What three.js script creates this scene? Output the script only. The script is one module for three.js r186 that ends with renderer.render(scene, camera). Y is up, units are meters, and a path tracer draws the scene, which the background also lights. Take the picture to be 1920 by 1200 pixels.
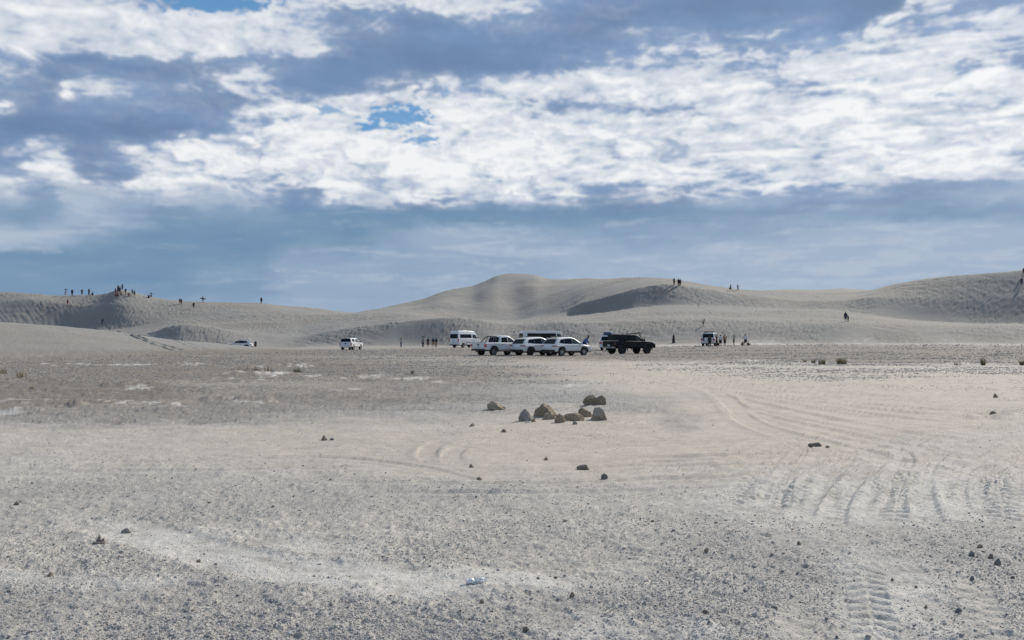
import * as THREE from 'three';
import { mergeGeometries, mergeVertices, toCreasedNormals } from 'three/addons/utils/BufferGeometryUtils.js';
import { createNoise2D, createNoise3D } from 'simplex-noise';

// ---------------------------------------------------------------- seeds and small maths
function seeded(a) { return () => { a |= 0; a = (a + 0x6d2b79f5) | 0; let t = Math.imul(a ^ (a >>> 15), 1 | a); t = (t + Math.imul(t ^ (t >>> 7), 61 | t)) ^ t; return ((t ^ (t >>> 14)) >>> 0) / 4294967296; }; }
const N2 = createNoise2D(seeded(11)), N2b = createNoise2D(seeded(23)), N3 = createNoise3D(seeded(37));
const clamp = (x, a = 0, b = 1) => (x < a ? a : x > b ? b : x);
const lerp = (a, b, t) => a + (b - a) * t;
const ss = (a, b, x) => { const t = clamp((x - a) / (b - a)); return t * t * (3 - 2 * t); };
const R = (d) => (d * Math.PI) / 180;
function fbm(x, y, o = 4, n = N2) { let s = 0, a = 0.5, t = 0; for (let i = 0; i < o; i++) { s += a * n(x, y); t += a; x = x * 2.03 + 17.3; y = y * 2.03 - 9.1; a *= 0.5; } return s / t; }
function billow(x, y, o = 5) { let s = 0, a = 0.5, t = 0; for (let i = 0; i < o; i++) { s += a * (1 - 2 * Math.abs(N2(x, y))); t += a; x = x * 2.07 + 5.3; y = y * 2.07 + 3.1; a *= 0.53; } return s / t; }

// ---------------------------------------------------------------- camera: eye level on the flat, looking level, lens shifted up
const F = 1648, EYE = 1.6, HOR = 633;                // focal length and horizon of the 1920 x 1200 picture
const scene = new THREE.Scene();
const camera = new THREE.PerspectiveCamera(2 * Math.atan(600 / F) * 180 / Math.PI, 1.6, 0.1, 12000);
camera.position.set(0, EYE, 0);
camera.lookAt(0, EYE, -10);
camera.setViewOffset(1920, 1200, 0, 600 - HOR, 1920, 1200);
camera.updateProjectionMatrix();
scene.add(camera);

// ---------------------------------------------------------------- sun
const SUN_AZ = R(43), SUN_EL = R(34);
const sunDir = new THREE.Vector3(Math.sin(SUN_AZ) * Math.cos(SUN_EL), Math.sin(SUN_EL), -Math.cos(SUN_AZ) * Math.cos(SUN_EL));
const sun = new THREE.DirectionalLight(new THREE.Color().setRGB(1, 0.93, 0.82), 5.0);
sun.name = 'sun';
sun.position.copy(sunDir).multiplyScalar(900);
sun.castShadow = true; sun.shadow.radius = 3; sun.shadow.mapSize.set(4096, 4096);
Object.assign(sun.shadow.camera, { left: -260, right: 260, top: 200, bottom: -200, near: 1, far: 1600 });
scene.add(sun, sun.target);
const renderer = new THREE.WebGLRenderer({ antialias: true });
renderer.toneMapping = THREE.LinearToneMapping;
renderer.toneMappingExposure = 1.0;
renderer.shadowMap.enabled = true;
renderer.setSize(1024, 640);

// ---------------------------------------------------------------- sky: broken cloud banks over pale blue air, one equirectangular texture
// Cloud brightness by direction: columns every 2.78 degrees of azimuth (tangent steps), rows every 1.39 degrees of elevation, top row at 21 degrees.
const TONE = [
  [7, 8, 6, 4, 3, 3, 7, 7, 4, 6, 5, 8, 7, 3, 2, 2, 1, 1, 1, 1, 1, 1, 7, 4, 4],
  [8, 8, 8, 8, 8, 7, 6, 7, 3, 3, 2, 3, 3, 2, 2, 3, 2, 1, 2, 2, 1, 4, 5, 6, 7],
  [7, 8, 7, 8, 9, 8, 8, 8, 3, 2, 1, 1, 2, 2, 2, 3, 3, 4, 5, 6, 6, 6, 8, 7, 5],
  [3, 3, 2, 2, 2, 3, 3, 2, 1, 1, 1, 1, 1, 2, 4, 6, 7, 6, 5, 7, 7, 7, 6, 4, 3],
  [3, 2, 4, 3, 2, 3, 5, 2, 1, 3, 4, 4, 5, 7, 8, 8, 8, 7, 6, 5, 6, 7, 8, 7, 7],
  [5, 2, 2, 2, 2, 2, 3, 5, 6, 4, 5, 7, 5, 3, 3, 3, 5, 7, 7, 8, 8, 8, 8, 8, 8],
  [1, 1, 1, 1, 1, 2, 5, 7, 7, 6, 6, 8, 7, 7, 7, 7, 7, 8, 8, 9, 9, 9, 8, 8, 8],
  [2, 4, 2, 3, 5, 6, 7, 7, 7, 8, 8, 8, 8, 8, 6, 7, 8, 7, 8, 7, 8, 7, 8, 8, 7],
  [3, 6, 2, 2, 4, 5, 6, 6, 8, 8, 8, 8, 8, 7, 6, 7, 7, 6, 7, 6, 8, 8, 8, 8, 6],
  [5, 2, 5, 4, 5, 5, 5, 2, 5, 7, 6, 6, 7, 6, 3, 3, 3, 4, 4, 3, 3, 2, 2, 2, 2],
  [2, 2, 4, 3, 2, 2, 2, 1, 1, 1, 1, 1, 1, 1, 1, 1, 1, 1, 1, 1, 1, 1, 1, 1, 1],
  [5, 4, 2, 1, 1, 1, 1, 1, 1, 2, 3, 3, 3, 2, 2, 2, 2, 2, 2, 3, 4, 5, 4, 4, 3],
  [1, 1, 1, 1, 1, 1, 1, 2, 2, 3, 3, 3, 3, 3, 3, 3, 3, 4, 4, 4, 5, 5, 4, 4, 4],
  [1, 1, 1, 1, 1, 2, 2, 3, 3, 3, 3, 3, 3, 3, 3, 3, 3, 3, 4, 4, 4, 4, 4, 4, 4],
  [1, 1, 1, 2, 2, 2, 2, 3, 3, 3, 3, 3, 3, 3, 3, 3, 3, 3, 3, 4, 4, 4, 4, 4, 4],
  [2, 2, 2, 2, 2, 2, 3, 3, 3, 3, 3, 3, 3, 3, 3, 3, 3, 3, 3, 4, 4, 4, 4, 4, 4],
  [3, 3, 3, 3, 3, 3, 3, 3, 3, 3, 3, 3, 3, 3, 3, 3, 3, 3, 3, 4, 4, 4, 4, 4, 4],
];
function toneAt(x, y) {                                     // x, y: tangents of azimuth and elevation in units of the grid
  const gx = clamp(x / 80, 0, 23.999), gy = clamp(y / 40, 0, 15.999), i = Math.floor(gx), j = Math.floor(gy), fx = gx - i, fy = gy - j;
  const sx = fx * fx * (3 - 2 * fx), sy = fy * fy * (3 - 2 * fy);
  return lerp(lerp(TONE[j][i], TONE[j][i + 1], sx), lerp(TONE[j + 1][i], TONE[j + 1][i + 1], sx), sy) / 9;
}
const GAPS = [[745, 222, 84, 30, 0.95], [400, 4, 110, 24, 1], [700, 236, 40, 14, 1], [790, 262, 46, 12, 0.9], [610, 206, 36, 12, 0.7], [1770, 178, 20, 6, 0.5], [835, 175, 14, 9, 0.5], [1100, 230, 30, 5, 0.4], [1610, 150, 30, 5, 0.35]];
function puff(x, y) { const ix = Math.floor(x), iy = Math.floor(y); let m = 0; for (let a = -1; a <= 1; a++) for (let b = -1; b <= 1; b++) { const h = Math.sin((ix + a) * 127.1 + (iy + b) * 311.7) * 43758.5453, u = h - Math.floor(h), g = Math.sin((ix + a) * 269.5 + (iy + b) * 183.3) * 43758.5453, v = g - Math.floor(g), dx = ix + a + u - x, dy = iy + b + v - y, D = (dx * dx + dy * dy) / (0.45 + u * 0.7); if (D < 1) m = Math.max(m, Math.sqrt(1 - D) * (0.6 + 0.4 * v)); } return m; }
function puffs(x, y) { return 0.5 * puff(x, y) + 0.3 * puff(x * 2.1 + 7, y * 2.1) + 0.16 * puff(x * 4.6, y * 4.6 + 5) + 0.08 * puff(x * 10, y * 10); }
function skyColor(az, el, out) {
  const inView = ss(R(58), R(36), Math.abs(az)) * ss(R(34), R(23), el);
  const ca = Math.max(Math.cos(az), 0.15), x = 960 + F * Math.tan(clamp(az, -1.25, 1.25)), y = HOR - F * Math.tan(el) / ca;
  // noise lives on the sphere of directions, flattened towards the horizon as cloud decks are
  const flat = 1 / (0.16 + Math.sin(Math.max(el, 0))), nx = az * 3.2, ny = flat * 2.1;
  const wx = fbm(nx * 1.9 + 3, ny * 1.4, 3), wy = fbm(nx * 1.9 - 8, ny * 1.4 + 4, 3);
  const fx = fbm(az * 24 + 40, el * 48, 3, N2b), fy = fbm(az * 24 - 13, el * 48 + 9, 3, N2b);
  const fine = fbm(az * 60 + wx, el * 120, 4, N2b);
  let T = 0.40 + 0.42 * fbm(nx * 0.8 + 20, ny * 0.9, 3) * ss(0, R(14), el) - 0.2 * ss(R(9), R(5), el);  // tone of the sky out of view, chosen for weaker skylight
  if (inView > 0) T = lerp(T, toneAt(x + wx * 20 + fx * 18, y + wy * 9 + fy * 10), inView);
  const low = ss(R(9.6), R(7.4), el + R(1.1) * wx), right = ss(-0.1, 0.35, az);
  const qx0 = az * 15 + fx * 0.35 + wx * 0.4, qy0 = el * 26 + fy * 0.3 + wy * 0.3, b = puffs(qx0, qy0), lit = b - puffs(qx0 + 0.13, qy0 + 0.2);
  const mid = fbm(az * 8.5 + wx * 0.6 + 11, el * 24 + wy * 0.5, 4), streak = fbm(az * 6 + wy * 0.4, el * 62 + wx * 0.6, 5), veil = fbm(az * 5 + 70, el * 15, 3);
  const heapy = ss(R(19), R(12.5), el + R(3) * wx) * (1 - 0.5 * right) + 0.3, b2 = puffs(qx0 * 0.55 + 3, qy0 * 0.6), lit2 = b2 - puffs(qx0 * 0.55 + 3.1, qy0 * 0.6 + 0.16);
  // sunlit cloud with a crisp torn edge over grey undersides
  const mid2 = fbm(az * 13 + wy * 0.7 + 31, el * 38 + wx * 0.6 - 7, 5, N2b);
  const edge = (0.40 * mid + 0.34 * mid2 + 0.26 * fx + heapy * (0.60 * (b - 0.42) + 0.45 * (b2 - 0.42)) + (0.16 + 0.26 * right) * streak + 0.22 * fine) * (0.25 + 0.75 * ss(0.15, 0.5, T));
  const cover = ss(-0.16, 0.20, (T - 0.59) * 0.95 + edge * 0.78) * (1 - low);
  const thin = ss(-0.45, 0.12, (T - 0.54) * 1.0 + edge * 0.5) * (1 - low);
  const bright = clamp(0.40 + 0.50 * (T - 0.66) + 0.42 * mid + 0.36 * mid2 + 0.12 * fx + heapy * (0.45 * (b - 0.45) - 1.3 * lit + 0.35 * (b2 - 0.45) - 1.1 * lit2) + (0.14 + 0.34 * right) * streak + 0.14 * fine, 0.04, 1);
  const t = cover * bright;
  // colours: grey-blue undersides, white sunlit cloud, hazy blue-grey air low down
  const dk = 1 + 0.16 * veil + 0.35 * (T - 0.2) * (1 - low), hz = ss(0.02, 0.46, T + 0.08 * veil + 0.02 * streak + 0.10 * right);
  let r = lerp(0.168 * dk, lerp(0.160, 0.345, hz), low), g = lerp(0.266 * dk, lerp(0.276, 0.445, hz), low), bl = lerp(0.448 * dk, lerp(0.430, 0.580, hz), low);
  const wr = lerp(0.36, 0.88, bright), wg = lerp(0.45, 0.89, bright), wb = lerp(0.60, 0.90, bright), al = 0.36 * thin + 0.64 * cover;
  r = lerp(r, wr, al); g = lerp(g, wg, al); bl = lerp(bl, wb, al);
  const wisp = low * ss(0.25, 0.75, T + 0.55 * streak + 0.15 * fine) * 0.30 * ss(R(1.5), R(4), el);
  r = lerp(r, 0.60, wisp); g = lerp(g, 0.65, wisp); bl = lerp(bl, 0.70, wisp);
  let gap = 0;
  if (inView > 0) for (const [cx, cy, rx, ry, v] of GAPS) {
    const qx = (x - cx) / rx, qy = (y - cy) / ry;
    gap = Math.max(gap, v * ss(0.30, -0.16, Math.sqrt(qx * qx + qy * qy) - 0.85 + 0.75 * edge + 0.5 * fine) * inView);
  }
  gap = Math.max(gap, (1 - inView) * ss(0.48, 0.30, T + 0.1 * edge) * ss(R(8), R(16), el) * 0.6);  // out of view: extra blue gaps, lessening the skylight on the ground
  const up = ss(R(30), R(12), el), blue = [lerp(0.10, 0.15, up), lerp(0.245, 0.345, up), lerp(0.48, 0.61, up)];
  r = lerp(r, blue[0], gap); g = lerp(g, blue[1], gap); bl = lerp(bl, blue[2], gap);
  // the cloud round the sun is brighter: light scattered forward
  const cs = Math.cos(el) * Math.cos(az - SUN_AZ) * Math.cos(SUN_EL) + Math.sin(el) * Math.sin(SUN_EL);
  const glow = 0.35 * Math.exp(-(1 - cs) * 40) + 0.06 * Math.exp(-(1 - cs) * 6);
  r += glow * (0.5 + 0.5 * t); g += glow * 0.97 * (0.5 + 0.5 * t); bl += glow * 0.92 * (0.5 + 0.5 * t);
  out[0] = r; out[1] = g; out[2] = bl;
}
{
  const W = 4096, H = 2048, data = new Float32Array(W * H * 4), c = [0, 0, 0];
  const put = (i, j) => {
    const az0 = ((i + 0.5) / W - 0.5) * 2 * Math.PI, el = ((j + 0.5) / H - 0.5) * Math.PI;
    let az = az0 + Math.PI / 2;                            // -z is straight ahead
    if (az > Math.PI) az -= 2 * Math.PI;
    skyColor(az, Math.max(el, 0), c);
    const o = (j * W + i) * 4; data[o] = c[0]; data[o + 1] = c[1]; data[o + 2] = c[2]; data[o + 3] = 1;
  };
  const fine = (i, j) => { const a = i / W * 360; return a > 50 && a < 130 && j > 1010 && j < 1330; };   // the part of the sky in view, at full detail
  const S = 8;
  for (let j = 1024 - S; j < H + S; j += S) for (let i = 0; i < W; i += S) { if (j < H) put(i, j); }
  for (let j = 1024 - S; j < H; j++) for (let i = 0; i < W; i++) {
    if (fine(i, j)) { put(i, j); continue; }
    const i0 = Math.floor(i / S) * S, j0 = Math.floor(j / S) * S, i1 = (i0 + S) % W, j1 = Math.min(j0 + S, H - S), fx = (i - i0) / S, fy = (j - j0) / S;
    if (!fx && !fy) continue;
    for (let k = 0; k < 3; k++) data[(j * W + i) * 4 + k] = lerp(lerp(data[(j0 * W + i0) * 4 + k], data[(j0 * W + i1) * 4 + k], fx), lerp(data[(j1 * W + i0) * 4 + k], data[(j1 * W + i1) * 4 + k], fx), fy);
    data[(j * W + i) * 4 + 3] = 1;
  }
  for (let j = 0; j < 1024 - S; j++) data.copyWithin(j * W * 4, 1024 * W * 4, 1025 * W * 4);
  const tex = new THREE.DataTexture(data, W, H, THREE.RGBAFormat, THREE.FloatType);
  tex.mapping = THREE.EquirectangularReflectionMapping; tex.magFilter = THREE.LinearFilter; tex.minFilter = THREE.LinearFilter; tex.needsUpdate = true;
  scene.background = tex; scene.environment = tex;
}

// ---------------------------------------------------------------- object helpers
const used = {};
function numbered(name) { const n = used[name] ?? 0; used[name] = n + 1; return n ? name + '_' + String(n).padStart(3, '0') : name; }
function tag(o, label, category, group) { o.userData.label = label; o.userData.category = category; if (group) o.userData.group = group; return o; }
function shade(o) { o.traverse((m) => { if (m.isMesh) { m.castShadow = true; m.receiveShadow = true; } }); return o; }
function obj(name, geo, mat, parent) { const m = new THREE.Mesh(Array.isArray(geo) ? mergeGeometries(geo.map((g) => (g.index ? g.toNonIndexed() : g))) : geo, mat); m.name = parent ? name : numbered(name); m.castShadow = m.receiveShadow = true; (parent ?? scene).add(m); return m; }
function thing(name, label, category, group) { const o = new THREE.Group(); o.name = numbered(name); scene.add(o); return tag(o, label, category, group); }
const std = (r, g, b, rough = 0.8, extra = {}) => { const m = new THREE.MeshPhysicalMaterial({ roughness: rough, metalness: 0, ...extra }); m.color.setRGB(r, g, b); return m; };

// ---------------------------------------------------------------- terrain: flat pan in front, dune field behind
// Each line crosses the field from left to right: [bearing station, level station, distance in metres]; heights follow from them.
const line = (a) => a;
const yh = (y, d) => EYE - (y - HOR) * d / F;               // height of a point seen at level y from distance d
const LINES = [
  line([[0, -0.1, 130], [430, -0.28, 130], [658, -0.24, 130], [800, -0.05, 130], [870, 0, 130], [1000, 0, 128], [1150, 0.1, 122], [1330, 0.4, 118], [1600, 0.55, 118], [1920, 0.6, 118]]),
  line([[0, -0.4, 168], [500, -0.4, 167], [620, -0.2, 164], [700, -0.1, 161], [840, 0, 158], [1000, 0.1, 153], [1200, 0.4, 148], [1400, 0.55, 142], [1600, 0.62, 137], [1920, 0.66, 135]]),
];
const LY = [
  /* near ridge   */ [[0, 640, 183], [200, 634, 183], [270, 627, 182], [345, 609, 177], [410, 615, 177], [480, 627, 177], [560, 631, 176], [620, 621, 175], [700, 611, 173], [770, 602, 170], [840, 596, 168], [900, 602, 168], [960, 609, 168], [1000, 607, 167], [1050, 602, 165], [1100, 604, 163], [1240, 601, 161], [1400, 603, 158], [1500, 606, 154], [1600, 606, 151], [1750, 611, 150], [1920, 611, 150]],
  /* bench        */ [[0, 634, 197], [200, 630, 197], [280, 622, 196], [345, 612, 196], [450, 618, 195], [560, 618, 193], [640, 612, 191], [700, 611, 190], [770, 606, 188], [840, 602, 187], [900, 604, 186], [960, 606, 186], [1040, 600, 183], [1100, 597, 180], [1200, 590, 178], [1300, 589, 176], [1400, 590, 174], [1500, 592, 169], [1587, 596, 166], [1700, 605, 165], [1800, 611, 165], [1920, 612, 165]],
  /* upper foot   */ [[0, 614, 216], [120, 618, 214], [200, 620, 212], [260, 613, 212], [310, 602, 214], [360, 595, 216], [450, 590, 217], [560, 592, 217], [640, 591, 216], [690, 588, 214], [740, 586, 214], [790, 590, 215], [830, 597, 215], [870, 601, 215], [960, 604, 215], [1010, 601, 219], [1060, 594, 222], [1130, 585, 207], [1200, 577, 197.5], [1300, 571, 195.5], [1400, 572, 196], [1500, 577, 194], [1580, 584, 186], [1650, 592, 181], [1750, 602, 181], [1850, 606, 181], [1920, 607, 181]],
  /* brow         */ [[0, 569, 229], [60, 567, 229], [130, 572, 226], [180, 574, 223], [222, 571, 221], [300, 580, 223], [450, 579, 226], [560, 585, 229], [640, 590, 232], [690, 589, 236], [740, 588, 238], [790, 592, 240], [870, 600, 245], [960, 601, 245], [1010, 592, 241], [1060, 580, 231], [1100, 568, 220], [1160, 549, 211], [1210, 536, 207], [1250, 533, 205], [1300, 539, 205], [1400, 552, 205], [1500, 563, 204], [1580, 562, 197], [1650, 557, 191], [1750, 558, 190], [1850, 556, 190], [1920, 553, 190]],
  /* skyline      */ [[0, 546, 240], [60, 551, 238], [120, 555, 236], [175, 553, 233], [205, 548, 231], [222, 543, 230], [250, 549, 230], [280, 557, 231], [305, 562, 232], [340, 566, 233], [430, 567, 235], [500, 569, 238], [545, 574, 244], [600, 580, 252], [660, 587, 272], [690, 582, 285], [740, 571, 300], [790, 562, 306], [830, 547, 311], [860, 540, 313], [885, 536, 315], [910, 526, 317], [935, 515, 319], [960, 512, 320], [1000, 515, 318], [1030, 523, 314], [1060, 524.5, 308], [1100, 523, 295], [1160, 522, 268], [1210, 521, 244], [1250, 523, 232], [1300, 530, 228], [1370, 540, 226], [1420, 544, 230], [1480, 547, 242], [1540, 548, 250], [1600, 548, 240], [1640, 542, 220], [1665, 537, 211], [1700, 530, 205], [1760, 520, 202], [1820, 514, 201], [1870, 510, 200], [1920, 504, 200]],
  /* lee          */ [[0, 560, 275], [220, 560, 270], [340, 575, 275], [660, 590, 320], [960, 530, 370], [1100, 535, 350], [1210, 530, 300], [1300, 540, 280], [1400, 552, 280], [1500, 556, 300], [1600, 556, 300], [1700, 545, 260], [1920, 520, 255]],
  /* far dunes    */ [[0, 600, 430], [1200, 570, 430], [1400, 550, 430], [1440, 544.5, 430], [1480, 543, 430], [1530, 544, 430], [1580, 541, 430], [1625, 543, 430], [1660, 545, 430], [1720, 560, 430], [1920, 575, 430]],
  /* beyond       */ [[0, 615, 800], [1920, 615, 800]],
  /* horizon      */ [[0, 632.5, 6000], [1920, 632.5, 6000]],
];
for (const a of LY) LINES.push(a.map(([x, y, d]) => [x, yh(y, d), d]));
function cubic(a, x, k) {                                   // smooth curve through stations, held level beyond the ends
  if (x <= a[0][0]) return a[0][k];
  const n = a.length - 1;
  if (x >= a[n][0]) return a[n][k];
  let i = 0; while (a[i + 1][0] < x) i++;
  const h = a[i + 1][0] - a[i][0], t = (x - a[i][0]) / h, s1 = (a[i + 1][k] - a[i][k]) / h;
  const s0 = i > 0 ? (a[i][k] - a[i - 1][k]) / (a[i][0] - a[i - 1][0]) : s1, s2 = i < n - 1 ? (a[i + 2][k] - a[i + 1][k]) / (a[i + 2][0] - a[i + 1][0]) : s1;
  const m0 = s0 * s1 <= 0 ? 0 : (2 * s0 * s1) / (s0 + s1), m1 = s1 * s2 <= 0 ? 0 : (2 * s1 * s2) / (s1 + s2), t2 = t * t, t3 = t2 * t;
  return (2 * t3 - 3 * t2 + 1) * a[i][k] + (t3 - 2 * t2 + t) * h * m0 + (3 * t2 - 2 * t3) * a[i + 1][k] + (t3 - t2) * h * m1;
}
function profile(x) { return [[0, 0], [40, 0], [88, 0], ...LINES.map((a) => [cubic(a, x, 2), cubic(a, x, 1)])]; }
function along(a, d) {                                      // smooth hollows, but crests keep an edge
  if (d >= a[a.length - 1][0]) return a[a.length - 1][1];
  const c = cubic(a, d, 1); if (d < 140) return c;
  let i = 0; while (a[i + 1][0] < d) i++;
  return lerp(c, lerp(a[i][1], a[i + 1][1], (d - a[i][0]) / (a[i + 1][0] - a[i][0])), 0.62 * ss(140, 160, d));
}
const A_CREST = [[-300, 4.7, 106], [0, 3.57, 108], [130, 2.98, 109], [230, 2.3, 110], [330, 1.42, 112], [430, 0.88, 114], [520, 0.32, 116], [600, 0.08, 117], [660, 0, 117]];
function nearDune(x, d) {
  const c = cubic(A_CREST, x, 1); if (c <= 0) return 0;
  const dc = cubic(A_CREST, x, 2), d0 = 75 + 10 * ss(150, 560, x);
  return d < dc ? c * Math.pow(ss(d0, dc + 8, d), 0.85) / Math.pow(ss(d0, dc + 8, dc), 0.85) : c * ss(dc + 34, dc - 6, d) / ss(dc + 34, dc - 6, dc);
}
const MOUNDS = [[270, 722, 62, 0.17], [215, 724, 40, 0.10], [430, 753, 66, 0.13], [487, 754, 22, 0.15], [128, 760, 26, 0.14], [395, 752, 30, 0.12], [1084, 719, 22, 0.12], [1045, 717, 40, 0.08], [470, 703, 70, 0.13], [640, 690, 60, 0.06], [150, 690, 60, 0.09], [330, 682, 50, 0.10], [560, 684, 80, 0.07], [900, 742, 40, 0.06], [780, 753, 60, 0.08], [1140, 762, 60, 0.07], [1235, 775, 40, 0.07], [1270, 792, 22, 0.07], [700, 768, 30, 0.07], [150, 779, 50, 0.07], [45, 770, 40, 0.09], [1155, 677, 20, 0.12], [1300, 681, 14, 0.14], [1500, 655, 240, 0.10], [1700, 657, 200, 0.10], [1330, 657, 120, 0.08], [1620, 690, 160, 0.07], [1850, 785, 40, 0.08], [1880, 778, 30, 0.1], [1700, 702, 140, 0.05], [1560, 700, 90, 0.05], [60, 715, 80, 0.1], [380, 735, 120, 0.07], [650, 745, 110, 0.06]].map(([x, y, w, h]) => { const d = F * EYE / (y - HOR); return { X: (x - 960) / F * d, d, w: w / F * d, h, k: Math.max(0.07, Math.min(w / F * d * 0.8, d * 0.045)) }; });
function mounds(X, d) { let h = 0; for (const m of MOUNDS) { const q = (d - m.d) / m.k; if (q < -1.2 || q > 3) continue; const p = (X - m.X) / m.w; if (p < -1.3 || p > 1.3) continue; const f = Math.max(1, 16 / d), n = 0.65 + 0.45 * N2(X * 1.7 * f, d * 1.1 * f) + 0.25 * N2b(X * 5 * f, d * 3.5 * f) * ss(40, 15, d); h = Math.max(h, m.h * n * ss(1.2, 0.5, Math.abs(p + 0.2 * N2(d * 0.6, m.X))) * ss(-0.6, 0.0, q) * ss(2.8, 0.4, q)); } return h; }
function faceForms(x, d) {                                  // the spine and the hollows on the tall middle dune, swells elsewhere
  let h = 0;
  const g = (cx, cd, wx, wd, a) => { const p = (x - cx) / wx, q = (d - cd) / wd; h += a * Math.exp(-p * p - q * q); };
  g(915, 282, 26, 14, 1.3); g(955, 270, 30, 10, -0.9); g(1045, 276, 45, 16, 0.8); g(985, 290, 20, 9, 0.6); g(830, 270, 50, 14, 1.2); g(1000, 262, 60, 9, 1.0); g(760, 285, 40, 12, -0.8);
  g(60, 229, 60, 4, 0.5); g(110, 216, 50, 5, -0.8); g(480, 203, 90, 4, 0.5); g(1350, 181, 150, 5, 0.4); g(1500, 196, 70, 6, -0.6); g(1000, 300, 25, 8, 0.7);
  return h;
}
const stationX = (X, d) => 960 + F * X / d;
function macro(x, d, p = profile(x)) {
  let h = along(p, d) + nearDune(x, d);
  if (d > 150 && d < 340) h += faceForms(x, d);
  const X = (x - 960) / F * d;
  if (d > 120) h += ss(120, 190, d) * ss(700, 300, d) * (0.35 * fbm(X * 0.02, d * 0.03, 2, N2b));
  h += 0.05 * fbm(X * 0.09, d * 0.07, 2) * ss(6, 14, d) * ss(75, 30, d);
  return h;
}
// where the line of sight through a station of the picture meets the ground (used to stand people and stones on the sand)
function meet(x, y, from = 3, to = 420) {
  const p = profile(x); let best = 1e9, bd = from;
  for (let d = from; d < to; d += d < 60 ? 0.04 : 0.25) {
    const gap = yh(y, d) - macro(x, d, p);
    if (gap <= 0) return new THREE.Vector3((x - 960) / F * d, macro(x, d, p), -d);
    if (gap / d < best) { best = gap / d; bd = d; }
  }
  return new THREE.Vector3((x - 960) / F * bd, macro(x, bd, p), -bd);
}
const flatAt = (x, y) => { const d = F * EYE / (y - HOR); return [(x - 960) / F * d, d]; };

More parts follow.
